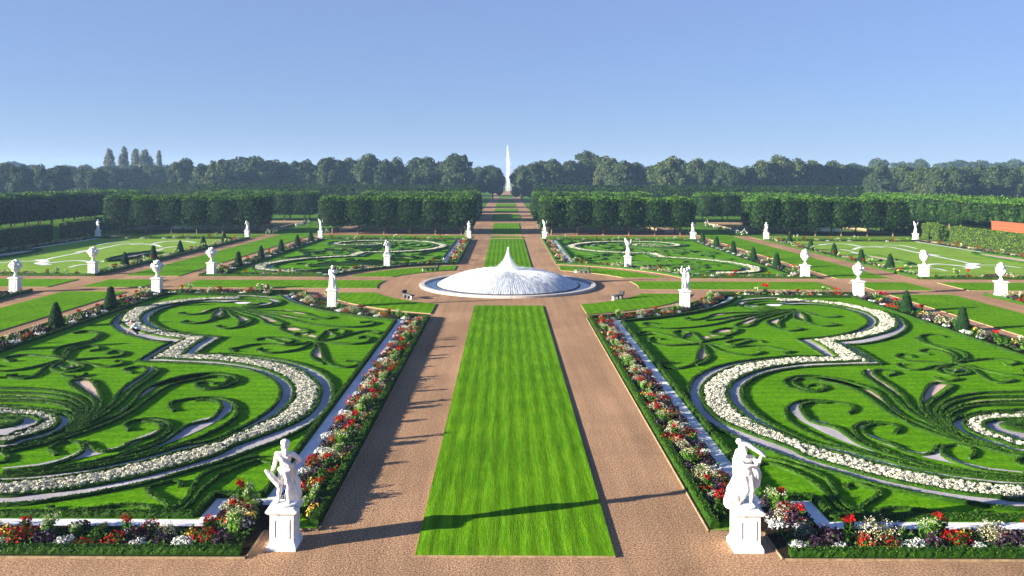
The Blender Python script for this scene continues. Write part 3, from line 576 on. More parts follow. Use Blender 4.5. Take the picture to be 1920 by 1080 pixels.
for sg, nm in ((-1, 'left'), (1, 'right')):
    for rw, x0 in (('inner row', 117.5), ('outer row', 123.5)):
        for i in range(24):
            y = 128 + i * 5.6; k += 1
            if x0 > 120 and i % 2: pass
            place(avl[k % 2], sg * (x0 + random.uniform(-.2, .2)), y, f'{ordn(i + 1)} trimmed avenue tree from the front, {nm} side avenue, {rw}', 'tree', 'trimmed avenue trees along the garden sides', (1, 1, random.uniform(.97, 1.04)), random.choice((0, math.pi)))
def wall_hedge(name, x0, x1, y0, y1, h, label, mt='hedgew', dens=26, lf=.13, z0=0, grp=None):
    b = MB(); i = .12; b.box(x0 + i, x1 - i, y0 + i, y1 - i, z0, h - i, 1)
    def face(n, f): 
        u = rng.random((int(n), 2)); return f(u[:, 0], u[:, 1])
    X, Y, Z = x1 - x0, y1 - y0, h - z0
    for n, f, N in ((X * Z, lambda u, v: (x0 + u * X, y0 + 0 * u, z0 + v * Z), (0, -1, 0)), (X * Z * .4, lambda u, v: (x0 + u * X, y1 + 0 * u, z0 + v * Z), (0, 1, 0)),
                    (Y * Z, lambda u, v: (x0 + 0 * u, y0 + u * Y, z0 + v * Z), (-1, 0, 0)), (Y * Z, lambda u, v: (x1 + 0 * u, y0 + u * Y, z0 + v * Z), (1, 0, 0)), (X * Y * 1.2, lambda u, v: (x0 + u * X, y0 + v * Y, h + 0 * u), (0, 0, 1))):
        P = np.column_stack(face(n * dens, f)); P = P + rng.normal(0, .06, P.shape); b.leaves(P, np.tile(N, (len(P), 1)), lf, lf * .6, 0, .55)
    cx, cy = (x0 + x1) / 2, (y0 + y1) / 2
    return tag(build_at(b, name, [M[mt], M['core']], (cx, cy, z0)), label, 'hedge', grp)
wall_hedge('clipped_hedge', 92.3, 94.1, 120, 167, 3.4, 'tall sunlit clipped hedge along the right edge of the garden', grp='tall clipped hedges at the garden sides')
wall_hedge('clipped_hedge', 92.3, 94.1, 171, 178, 3.3, 'short clipped hedge piece behind a gap beside the far right statue', grp='tall clipped hedges at the garden sides')
wall_hedge('clipped_hedge', 96, 98, 181, 230, 3.2, 'receding clipped hedge behind the outer right linden block', dens=12, lf=.18, grp='tall clipped hedges at the garden sides')
wall_hedge('clipped_hedge', -94.1, -92.3, 120, 163, 3.4, 'tall shaded clipped hedge along the left edge of the garden', grp='tall clipped hedges at the garden sides')
wall_hedge('clipped_hedge', -94.1, -92.3, 168, 180, 3.4, 'dark clipped hedge piece with a sunlit end left of the far statue', grp='tall clipped hedges at the garden sides')
wall_hedge('clipped_hedge', -98, -96, 181, 230, 3.2, 'receding dark clipped hedge behind the outer left linden block', dens=12, lf=.18, grp='tall clipped hedges at the garden sides')
for sg, nm in ((-1, 'left'), (1, 'right')):
    for a, bb, yy, wh in ((10, 50, 290, 'inner'), (56, 112, 290, 'outer')):
        x0, x1 = sorted((sg * a, sg * bb)); wall_hedge('tall_trimmed_hedge', x0, x1, yy, yy + 5, 8.9, f'long {wh} tall trimmed tree hedge crossing behind the {nm} ponds', 'linden', 7, .34, grp='tall trimmed tree hedges far back')
    x0, x1 = sorted((sg * 12, sg * 150)); wall_hedge('tall_trimmed_hedge', x0, x1, 335, 340, 9.6, f'farthest tall trimmed hedge below the woodland, {nm} of the axis', 'linden', 5, .4, grp='tall trimmed tree hedges far back')
    x0, x1 = sorted((sg * 8.6, sg * 10.2)); wall_hedge('low_trimmed_hedge', x0, x1, 246, 282, 2.6, f'low trimmed hedge along the {nm} side of the far axis walk', 'hedgew', 10, .2, grp='low hedges lining the far axis walk')
    x0, x1 = sorted((sg * 9.2, sg * 14.5)); wall_hedge('tall_trimmed_hedge', x0, x1, 262, 268, 8.2, f'tall trimmed hedge end {nm} of the far axis walk', 'linden', 8, .3, grp='tall trimmed tree hedges far back')
def wood_tree(n, lf, lobes, mt='wood', tall=1.0):
    """broad woodland tree of unit height: lobed crown nearly to the ground"""
    t_ = empty('woodland_tree'); b = MB(); V, Fc = ico()
    for (cx, cy, cz, r, rz) in lobes:
        m = max(40, int(n * r * r / sum(l[3] ** 2 for l in lobes))); d = sph(m); d[:, 2] = np.where(d[:, 2] < -.5, -d[:, 2], d[:, 2])
        rad = 1 + .10 * np.sin(5 * d[:, 0] + 9 * cx) * np.cos(4 * d[:, 2] + 7 * cy) + rng.normal(0, .06, m)
        P = np.array([cx, cy, cz]) + d * rad[:, None] * [r, r, rz]; b.leaves(P, d, lf, lf * .7, 0, .7)
        b.add(np.array([cx, cy, cz]) + V * [r * .86, r * .86, rz * .86], Fc, 1)
    b.build('crown', [M[mt], M['core']], t_)
    b = MB(); b.tube([(0, 0, -.01), (.01, 0, .12), (0, .01, .35)], [.028, .02, .014], 7); b.build('trunk', M['bark'], t_)
    return t_
def lobes_round(k, wd, seed, zlo=.22):
    r_ = random.Random(seed); L = [(0, 0, .50, wd * .72, .40)]
    for i in range(k):
        a = r_.uniform(0, 2 * math.pi); z = r_.uniform(zlo, .80); rr = wd * (1 - abs(z - .45) * .9) * .62
        L.append((rr * math.cos(a), rr * math.sin(a), z, wd * r_.uniform(.30, .48), r_.uniform(.13, .20)))
    for i in range(9):
        a = r_.uniform(0, 2 * math.pi); z = r_.uniform(.35, .9); rr = wd * (1.02 - abs(z - .45) * 1.1); L.append((rr * math.cos(a), rr * math.sin(a), z, wd * r_.uniform(.14, .24), r_.uniform(.05, .10)))
    L.append((r_.uniform(-.12, .12), 0, .82, wd * .42, .18)); return L
woods = [wood_tree(4200, .026, lobes_round(13, .40, i)) for i in range(5)]
pops = [wood_tree(1500, .022, [(0, 0, .3, .11, .25), (.03, 0, .5, .11, .22), (-.05, .02, .62, .08, .2), (.02 * i, 0, .80, .07, .15), (.07, 0, .44, .07, .2), (-.07, .03, .4, .07, .18), (.05, 0, .72, .06, .1)], 'poplar') for i in range(2)]
SKY = [(-70, 307, 60), (-25, 308, 60), (10, 308, 55), (40, 309, 45), (72, 309, 45), (105, 310, 50), (155, 312, 55), (185, 318, 45), (215, 312, 58), (248, 314, 50), (290, 309, 60), (345, 299, 55), (335, 326, 34), (385, 306, 62), (412, 299, 55), (445, 295, 72), (482, 292, 74), (517, 299, 60), (570, 299, 56), (598, 309, 46), (622, 297, 56), (650, 297, 52), (692, 287, 62), (718, 301, 46), (742, 299, 50), (776, 297, 50), (806, 294, 60), (838, 300, 50), (860, 293, 62), (893, 311, 46), (924, 309, 44), (979, 309, 42), (1004, 302, 50), (1028, 299, 56), (1046, 303, 44), (1076, 299, 60), (1106, 287, 64), (1136, 297, 52), (1162, 299, 52), (1192, 310, 52), (1228, 310, 50), (1256, 297, 52), (1281, 302, 50), (1312, 299, 50), (1340, 299, 58), (1366, 306, 48), (1396, 309, 50), (1428, 301, 52), (1457, 291, 62), (1500, 300, 62), (1530, 303, 52), (1562, 300, 54), (1592, 307, 60), (1622, 315, 50), (1650, 310, 50), (1690, 308, 52), (1722, 314, 50), (1752, 315, 52), (1790, 313, 60), (1832, 313, 54), (1878, 313, 62), (1915, 314, 50), (1950, 312, 60), (1995, 313, 60)]
FARSKY = [(20, 303, 60), (130, 311, 70), (560, 305, 60), (700, 303, 60), (1185, 305, 60), (1600, 306, 40), (1645, 297, 50), (1690, 304, 60), (1722, 298, 50), (1760, 306, 60), (1795, 300, 54), (1838, 301, 60), (1870, 306, 60), (1900, 299, 60), (1940, 300, 60)]
def at(px, Y): return (px - VX) * Y / F + CAMX
for i, (px, ty, wd) in enumerate(SKY):
    Y = 395 + 70 * random.random() if 140 < px < 1700 else 360 + 60 * random.random()
    if px < 140: Y = 330 + 30 * random.random()
    if 880 < px < 1000: Y = 455
    hgt = H + (VY - ty + (px - VX) * ROLL) * Y / F; sw = wd * 1.12 * Y / F / .8
    place(woods[i % 5], at(px, Y), Y, f'{ordn(i + 1)} broad green woodland tree from the left along the treeline', 'tree', 'woodland trees behind the garden', (sw * random.uniform(.85, 1.15), sw, hgt * random.uniform(.96, 1.05)), random.uniform(0, 6.28))
for i, (px, ty, wd) in enumerate(FARSKY):
    Y = 760 + 60 * random.random(); hgt = H + (VY - ty + (px - VX) * ROLL) * Y / F; sw = wd * Y / F / .8
    place(woods[(i * 2) % 5], at(px, Y), Y, f'{ordn(i + 1)} hazy distant tree from the left beyond the woodland treeline', 'tree', 'hazy distant trees', (sw, sw, hgt), random.uniform(0, 6.28))
for i, (px, ty, wd) in enumerate([(205, 280, 20), (232, 275, 18), (254, 280, 20), (273, 281, 26), (298, 283, 14)]):
    Y = 560; hgt = H + (VY - ty + (px - VX) * ROLL) * Y / F; sw = wd * Y / F / .24
    place(pops[i % 2], at(px, Y), Y, f'{ordn(i + 1)} slender pale poplar from the left, above the treeline', 'tree', 'slender poplars above the woodland', (sw, sw, hgt * 1.05), i * 1.3)
# second belt of trees closing the view under the crowns
for i in range(46):
    px = -120 + i * 47; Y = 520 + 40 * random.random()
    if abs(px - VX) < 40: continue
    sw = 64 * Y / F / .8
    place(woods[(i * 3 + 1) % 5], at(px, Y), Y, f'{ordn(i + 1)} tree from the left in the second woodland belt', 'tree', 'second belt of woodland trees', (sw, sw, H + 17 * Y / F), random.uniform(0, 6.28))
# brick planter wall with little trees on the right
b = MB(); b.box(103, 104.2, 140, 170, 0, 4.3); b.box(102.9, 104.3, 139.9, 170.1, 4.3, 4.4)
tag(build_at(b, 'brick_wall', M['brick'], (103.6, 155, 0)), 'long orange red brick wall behind the sunlit hedge', 'wall')
# yew cones
def cone(n, pointed):
    b = MB(); hh = 2.15
    prof = [(0.02, hh), (.16 if pointed else .26, hh * .93), (.32, hh * .72), (.47, hh * .45), (.58, hh * .18), (.56, .02)]
    b.lathe([(r * .88, z) for r, z in prof[::-1]], 14, 1)
    u = rng.random(n); z = hh * (1 - np.sqrt(u)) if False else hh * rng.beta(1, 1.5, n); rr = np.interp(z, [p_[1] for p_ in prof[::-1]], [p_[0] for p_ in prof[::-1]]); a = rng.uniform(0, 2 * math.pi, n)
    P = np.column_stack([rr * np.cos(a), rr * np.sin(a), z]) + rng.normal(0, .02, (n, 3)); N = np.column_stack([np.cos(a), np.sin(a), np.full(n, .3)]); b.leaves(P, N, .055, .03, 0, .6)
    return b.build('yew_cone', [M['yew'], M['core']])
cones = [cone(2600, False), cone(2600, True)]
for sg, nm in ((-1, 'left'), (1, 'right')):
    for i, y in enumerate((80.2, 70.4, 60.6, 50.8)): place(cones[(i + (sg > 0)) % 2], sg * 39.9, y, f'{ordn(i + 1)} dark yew cone from the urn, outer border of near {nm} parterre', 'topiary', 'clipped yew cones along the outer borders', random.uniform(.95, 1.08), i, .05)
    for i, y in enumerate((118, 129, 140.5, 151.5, 162)): place(cones[i % 2], sg * 39.7, y, f'{ordn(i + 1)} dark yew cone from the urn, outer border of far {nm} parterre', 'topiary', 'clipped yew cones along the outer borders', random.uniform(.95, 1.08), i, .05)
    for i, y in enumerate((117.5, 127, 137.5, 148, 159)): place(cones[(i + 1) % 2], sg * 56.2, y, f'{ordn(i + 1)} dark yew cone from the urn, border of pale {nm} parterre', 'topiary', 'clipped yew cones along the outer borders', random.uniform(.95, 1.08), i, .05)
# ------------------------------------------------------------------ bell fountain
FY = 99.0
ft = empty('bell_fountain', (0, FY, 0)); tag(ft, 'round bell fountain with a white dome of water in a low stone basin', 'fountain')
b = MB(); b.lathe([(10.85, -.02), (10.85, .22), (10.8, .27), (10.3, .27), (10.25, .22), (10.25, -.02)], 96); b.build('basin_rim', M['rim'], ft)
b = MB(); b.lathe([(0.01, .08), (10.26, .08)], 64); b.build('basin_water', M['water'], ft)
b = MB(); b.lathe([(8.92, .05), (8.92, .15), (8.78, .15), (8.78, .05)], 96); b.build('nozzle_ring', M['dark'], ft)
zr = lambda r: 1.75 * (1 - (r / 8.85) ** 3.1)
b = MB(); n = 320; rs = np.linspace(8.75, .6, 26)
aa = np.arange(n) * 2 * math.pi / n; ridge = 1 + .0 * aa
V = []
for q, r in enumerate(rs):
    wob = np.where(np.arange(n) % 2 == 0, .07, -.07) * min(1, r / 5) + rng.normal(0, .025 + .05 * (1 - r / 8.8), n)
    V.append(np.column_stack([r * np.cos(aa), r * np.sin(aa), zr(r) - .06 + wob + .08]))
V = np.array(V).reshape(-1, 3); b.add(V, [(i * n + j, i * n + (j + 1) % n, (i + 1) * n + (j + 1) % n, (i + 1) * n + j) for i in range(len(rs) - 1) for j in range(n)])
b.build('water_dome', M['sheet'], ft, True)
b = MB()
def streaks(b, P, T, L, Wd):
    """thin threads and flakes of falling water, turned every way round their own line of fall"""
    m = len(P); r_ = rng.normal(0, 1, (m, 3)); sd = np.cross(T, r_); sd /= np.linalg.norm(sd, axis=1)[:, None] + 1e-9
    L = np.reshape(L, (-1, 1)); Wd = np.reshape(Wd, (-1, 1)); jit = rng.normal(0, .04, (m, 3)) * L
    b.add(np.stack([P - T * L - jit, P - sd * Wd, P + T * L + jit, P + sd * Wd], 1).reshape(-1, 3), np.arange(4 * m).reshape(-1, 4))
m = 120000; r = 8.72 * rng.random(m) ** .62; jets = rng.integers(0, 190, m); a = jets * 2 * math.pi / 190 + rng.normal(0, .006, m) + np.where(r < 5, rng.normal(0, .08, m), 0)
up = rng.normal(0, .045, m) + rng.exponential(.09, m) * np.clip(1.1 - r / 7.5, .04, 1); z = zr(r) + up
rad = np.column_stack([np.cos(a), np.sin(a)]); P = np.column_stack([rad * r[:, None], z])
sl_ = -1.75 * 3.1 / 8.85 * (r / 8.85) ** 2.1; T = np.column_stack([rad, sl_]); T /= np.linalg.norm(T, axis=1)[:, None]
streaks(b, P, T, .12 + .42 * rng.random(m) * np.clip(r / 6, .25, 1), .005 + .009 * rng.random(m))
m = 26000; u = rng.random(m) ** 1.35; z = 1.4 + 3.0 * u; rr = (2.2 * (1 - u) ** 2.4 + .10 + .4 * (1 - u)) * rng.random(m) ** 1.2; a = rng.uniform(0, 2 * math.pi, m)
P = np.column_stack([rr * np.cos(a), rr * np.sin(a), z + rng.normal(0, .12, m)]); T = np.column_stack([np.cos(a) * .25, np.sin(a) * .25, np.ones(m)]) + rng.normal(0, .25, (m, 3)); T /= np.linalg.norm(T, axis=1)[:, None]
streaks(b, P, T, .06 + .12 * rng.random(m), .007 + .012 * rng.random(m))
b.build('water_drops', M['spray'], ft)
# the great jet far down the axis
gj = empty('great_fountain', (2.6, 720, 0)); tag(gj, 'tall white water jet rising far down the central axis', 'fountain')
b = MB(); zz = np.linspace(0, 39, 30); rj = np.interp(zz, [0, 3, 8, 18, 28, 35, 39], [3.4, 2.8, 1.7, 2.0, 1.5, .8, .25]); xo = np.interp(zz, [0, 10, 20, 28, 39], [0, -.4, .1, -.2, -.9])
m = 1900; z = 40.5 * rng.random(m) ** 1.2; lane = rng.integers(0, 7, m); rr = np.interp(z, zz, rj) * (1 + .25 * np.sin(z * .9 + lane)) * rng.random(m) ** .8 * 1.25; a = np.where(z < 9, lane * .9 + rng.normal(0, .12, m), rng.uniform(0, 2 * math.pi, m))
P = np.column_stack([np.interp(z, zz, xo) + rr * np.cos(a), rr * np.sin(a), z]); T = np.column_stack([np.zeros(m), np.zeros(m), np.ones(m)]) + rng.normal(0, .12, (m, 3)); T /= np.linalg.norm(T, axis=1)[:, None]
streaks(b, P, T, .5 + 1.1 * rng.random(m), .05 + .08 * rng.random(m)); b.build('water_jet', M['spray'], gj)
# ------------------------------------------------------------------ pale outer parterres with white gravel lines
def H_(pts, z=.05): return [tuple(g(1440 + x / 4, 380 + y / 4, z)) for x, y in pts]
LINES = [([(770, 325), (870, 330), (960, 340), (1100, 370), (1300, 410), (1450, 440), (1540, 462), (1640, 468)], .55), ([(630, 370), (700, 385), (850, 415), (1000, 450), (1090, 466)], .8),
         ([(640, 352), (690, 336), (770, 332), (870, 336)], .7), ([(1160, 470), (1280, 460), (1450, 475), (1560, 490)], .8), ([(1130, 486), (1250, 492), (1340, 512)], .5),
         ([(490, 345), (560, 352), (640, 366)], .5), ([(1560, 455), (1520, 470), (1560, 482), (1500, 495)], 1.4), ([(1640, 468), (1760, 472), (1900, 490)], .5), ([(870, 318), (1000, 322), (1120, 345)], .5), ([(1120, 372), (1280, 398)], .8), ([(380, 318), (480, 308), (600, 312), (700, 330)], .7)]
for sg, nm in ((-1, 'left'), (1, 'right')):
    FX = lambda P: orient(P, sg, 1)
    b = MB(); q = FX(rect(54.6, 88.5, 106.2, 170)); b.poly(q.tolist() if sg > 0 else q[::-1].tolist(), .05); tag(b.build('parterre_lawn', M['pale']), kind='structure')
    b = MB()
    for i, (P, wd) in enumerate(LINES):
        P = FX(sm(H_(P))); N = normals2(P); ribbon(b, P - N * wd / 2, P + N * wd / 2, .058 + .0015 * i)
    ribbon(b, FX([(85.6, 109), (85.6, 168)]), FX([(86.2, 109), (86.2, 168)]), .0765)
    tag(b.build('white_gravel_line', M['white']), kind='structure')
    for cx, cy, rx, ry, tx in ((83, 131, 2.3, 11, 'long oval'), (61.5, 131, 1.6, 8, 'small oval')):
        E_ = FX([(cx + rx * math.cos(a), cy + ry * math.sin(a)) for a in np.linspace(0, 2 * math.pi, 40)])
        b = MB(); b.poly(E_[:-1].tolist(), .08); tag(b.build('oval_gravel', M['pink']), kind='structure')
        b = MB(); hedge(b, E_, .4, .35); tag(build_at(b, 'box_hedge_ring', M['box'], (sg * cx, cy - ry, .05)), f'{tx} ring of box hedge on the pale grass, {nm} outer parterre', 'hedge', 'oval box hedge rings')
    b = MB(); z = .056
    for r_ in (rect(54.5, 57.2, 106.2, 170), rect(57.2, 88.5, 106.2, 108.4), rect(57.2, 88.5, 168, 170.2), rect(86.6, 88.6, 108.4, 168)): b.poly(FX(r_).tolist(), z + .0); 
    for r_ in (rect(54.5, 57.2, 20, 92), rect(57.2, 88, 89.7, 92)): b.poly(FX(r_).tolist(), z)
    tag(b.build('flower_bed_soil', M['soil']), kind='structure')
    b = MB(); b.poly(FX(rect(57.2, 88, 20, 89.7)).tolist(), .05); tag(b.build('parterre_lawn', M['pale']), kind='structure')
    for what, pts in (('beside the gravel walk', [(54.7, 106.4), (54.7, 170)]), ('along the cross walk', [(54.8, 106.3), (88, 106.3)]), ('along the far walk below the lindens', [(54.8, 170), (88, 170)]), ('along the front part of the side walk', [(54.7, 60), (54.7, 91.8)])):
        b = MB(); hedge(b, FX(resample(pts, .5)), .35, .3); tag(build_at(b, 'box_hedge_edging', M['box'], tuple(FX([pts[0]])[0]) + (.03,)), f'low clipped box hedge {what}, pale {nm} outer parterre', 'hedge', 'straight box hedge edgings')
# ------------------------------------------------------------------ flower border plants
def dome(n, r, h, lo=-.1):
    d = sph(n); d[:, 2] = np.abs(d[:, 2]) + lo; az = np.arctan2(d[:, 1], d[:, 0]); ph = rng.uniform(0, 6.28, 3)
    k = 1 + .16 * np.sin(2 * az + ph[0]) + .13 * np.sin(3 * az + ph[1]) + .10 * np.sin(5 * az + 3 * d[:, 2] + ph[2]) + rng.normal(0, .05, n)
    return d * [r, r, h] * k[:, None], d
def plant(kind, hi):
    """one plant: foliage with its blossoms as a part"""
    q = (lambda n: n) if hi else (lambda n: max(10, int(n * .16))); k_ = 1 if hi else 2.1
    b = MB(); c = MB(); cm = None; fm = 'green'
    if kind == 'red_flower_clump':
        P, d = dome(q(170), .44, .34); b.leaves(P + [0, 0, .04], d, .06 * k_, .04 * k_, 0, .5); P, d = dome(q(150), .47, .34, .25); c.leaves(P + [0, 0, .06], d, .042 * k_, .034 * k_, 0, .6); cm = 'red'
    elif kind == 'silver_white_clump':
        P, d = dome(q(150), .42, .18); b.leaves(P + [0, 0, .03], d, .085 * k_, .025 * k_, 0, .6, .3); P, d = dome(q(130), .40, .19, .1); c.leaves(P + [0, 0, .05], d, .05 * k_, .03 * k_, 0, .7, .3); cm = 'snow'; fm = 'silver'
    elif kind == 'cream_flower_dome':
        P, d = dome(q(420), .66, .62); b.leaves(P * .95 + [0, 0, .05], d, .05 * k_, .03 * k_, 0, .6); P, d = dome(q(560), .68, .64, 0); c.leaves(P + [0, 0, .06], d, .026 * k_, .022 * k_, 0, .6); cm = 'cream'; fm = 'olive'
    elif kind == 'tall_leafy_plant':
        for i in range(9 if hi else 4):
            a = random.uniform(0, 6.28); r = random.uniform(.1, .42); top = np.array([r * 1.2 * math.cos(a), r * 1.2 * math.sin(a), random.uniform(.75, 1.2)])
            if hi: b.tube([(0.2 * top[0], .2 * top[1], 0), tuple(top * [.7, .7, .6]), tuple(top)], [.018, .013, .008], 5)
            m = q(46); f = rng.random(m)[:, None]; P = np.array([.2 * top[0], .2 * top[1], 0]) * (1 - f) + top * f + rng.normal(0, .09, (m, 3)); b.leaves(P, rng.normal(0, 1, (m, 3)), .12 * k_ ** .7, .042 * k_ ** .7, 0, .6, .7)
            m = q(16); c.leaves(top + rng.normal(0, .06, (m, 3)), rng.normal(0, 1, (m, 3)), .045 * k_, .02 * k_, 0, .8)
        cm = 'cream'; fm = 'bright'
    elif kind == 'purple_leaf_clump':
        P, d = dome(q(230), .46, .42); b.leaves(P + [0, 0, .05], d, .07 * k_, .045 * k_, 0, .7, .2); P, d = dome(q(36), .44, .46, .2); c.leaves(P + [0, 0, .08], d, .035 * k_, .03 * k_, 0, .8); cm = 'mauve'; fm = 'purple'
    elif kind == 'yellow_flower_clump':
        P, d = dome(q(150), .36, .34); b.leaves(P + [0, 0, .04], d, .06 * k_, .035 * k_, 0, .6); P, d = dome(q(70), .37, .38, .2); c.leaves(P + [0, 0, .06], d, .05 * k_, .045 * k_, 0, .4); cm = 'yellow'
    elif kind == 'orange_flower_clump':
        P, d = dome(q(150), .36, .28); b.leaves(P + [0, 0, .04], d, .06 * k_, .035 * k_, 0, .6); P, d = dome(q(80), .37, .32, .2); c.leaves(P + [0, 0, .05], d, .04 * k_, .03 * k_, 0, .6); cm = 'orange'; fm = 'olive'
    elif kind == 'red_canna_plant':
        for i in range(5 if hi else 3):
            a = random.uniform(0, 6.28); r = random.uniform(.05, .28); top = np.array([r * math.cos(a), r * math.sin(a), random.uniform(.7, 1.0)])
            if hi: b.tube([(.5 * top[0], .5 * top[1], 0), tuple(top)], [.016, .01], 5)
            m = q(30); f = rng.random(m)[:, None] * .8; P = np.array([.5 * top[0], .5 * top[1], 0]) * (1 - f) + top * f + rng.normal(0, .06, (m, 3)); b.leaves(P, rng.normal(0, 1, (m, 3)), .13 * k_ ** .7, .05 * k_ ** .7, 0, .5, .3)
            m = q(22); c.leaves(top + rng.normal(0, .055, (m, 3)), rng.normal(0, 1, (m, 3)), .05 * k_, .04 * k_, 0, .8)
        cm = 'red'
    elif kind == 'box_ball':
        P, d = dome(q(420), .38, .5); b.leaves(P + [0, 0, .08], d, .05 * k_, .032 * k_, 0, .5); fm = 'box'
    root = b.build(kind, M[fm])
    if cm: c.build('blossoms', M[cm], root)
    return root
WORDS = {'red_flower_clump': ('scarlet flower clump', 'flower clump', 'scarlet flower clumps in the borders'), 'silver_white_clump': ('silvery white clump', 'foliage clump', 'silvery white clumps in the borders'),
         'cream_flower_dome': ('cream flowering dome', 'flowering bush', 'cream flowering domes in the borders'), 'tall_leafy_plant': ('tall leafy plant', 'leafy plant', 'tall leafy plants in the borders'),
         'purple_leaf_clump': ('dark purple clump', 'foliage clump', 'dark purple clumps in the borders'), 'yellow_flower_clump': ('yellow flower clump', 'flower clump', 'yellow flower clumps in the borders'),
         'orange_flower_clump': ('orange flower clump', 'flower clump', 'orange flower clumps in the borders'), 'red_canna_plant': ('red-topped canna', 'leafy plant', 'red-topped cannas in the borders'), 'box_ball': ('green box ball', 'clipped bush', 'green box balls in the borders')}
protos = {}
def proto(kind, hi):
    L = protos.setdefault((kind, hi), [])
    if len(L) < (3 if hi else 2): L.append(plant(kind, hi)); return L[-1]
    return random.choice(L)
SEQ = [  # one repeat of the planting: (metres along, metres across, kind, size)
 (0, .1, 'cream_flower_dome', 1.0), (.2, -.75, 'red_flower_clump', .8), (.35, .9, 'yellow_flower_clump', .8), (1.05, -.6, 'silver_white_clump', 1.0), (1.05, .3, 'tall_leafy_plant', .62), (1.1, .9, 'purple_leaf_clump', .85),
 (1.9, .45, 'tall_leafy_plant', .95), (1.9, -.55, 'purple_leaf_clump', 1.0), (2.7, -.35, 'red_flower_clump', 1.15), (2.75, .65, 'red_canna_plant', 1.0), (3.3, .25, 'yellow_flower_clump', .85), (3.35, -.75, 'silver_white_clump', .95),
 (4.1, .5, 'cream_flower_dome', .8), (4.15, -.55, 'purple_leaf_clump', .9), (4.85, .75, 'red_flower_clump', .9), (4.9, -.1, 'purple_leaf_clump', 1.0), (4.95, -.8, 'silver_white_clump', .8), (5.6, .4, 'red_canna_plant', .9), (5.75, -.5, 'red_flower_clump', .95)]
filler = {}
def border(line, bed, lm, T, hi, scale=1.0, keep=1.0, s0=0.0, skip=None, wide=1.0, gs=1.0):
    """plants along the middle line of a bed; T turns a canonical point into a garden point"""
    P = resample(np.array(line, float), .1); L = length(P); N = normals2(P); cnt = {}; rep = 6.35 * scale; s = -s0; rr = random.Random(hash(bed) & 1023 if False else len(bed) * 31 + int(L))
    fb = filler.setdefault(hi, MB()); m = int(L * (90 if hi else 14)); ii = rng.integers(0, len(P), m); off = rng.uniform(-.95, .95, m) * wide
    Q = T(P[ii] + N[ii] * off[:, None]); fb.leaves(np.column_stack([Q, .09 + np.abs(rng.normal(0, .09, m))]), np.tile([0, 0, 1.], (m, 1)), .09 if hi else .17, .05 if hi else .1, 0, .8)
    while s < L:
        for a, t, kind, sz in SEQ:
            d = s + a * scale + rr.uniform(-.15, .15)
            if d < .2 or d > L - .2 or rr.random() > keep: continue
            i = min(len(P) - 1, int(d / L * (len(P) - 1))); c = P[i] + N[i] * (t * wide + rr.uniform(-.1, .1))
            if skip and skip(c): continue
            if kind == 'red_flower_clump' and not hi and rr.random() < .5: continue
            if kind == 'red_flower_clump' and rr.random() < .04: kind = 'orange_flower_clump'
            if kind == 'cream_flower_dome' and rr.random() < .1: kind = 'box_ball'
            cnt[kind] = cnt.get(kind, 0) + 1; x, y = T([c])[0]; wds, cat, grp = WORDS[kind]; z_ = sz * rr.uniform(.78, 1.1) * (.92 if hi else 1.0) * gs
            place(proto(kind, hi), x, y, f'{ordn(cnt[kind])} {wds} from the {lm}, {bed}', cat, grp, (z_ * rr.uniform(.82, 1.2), z_ * rr.uniform(.82, 1.2), z_ * rr.uniform(.75, 1.15)), rr.uniform(0, 6.28), .06)
        s += rep
stat = lambda c: (abs(c[0] - 18.1) < .95 and abs(c[1] - 81.6) < .95) or (abs(c[0] - 40) < .9 and abs(c[1] - 91.2) < 1.2)
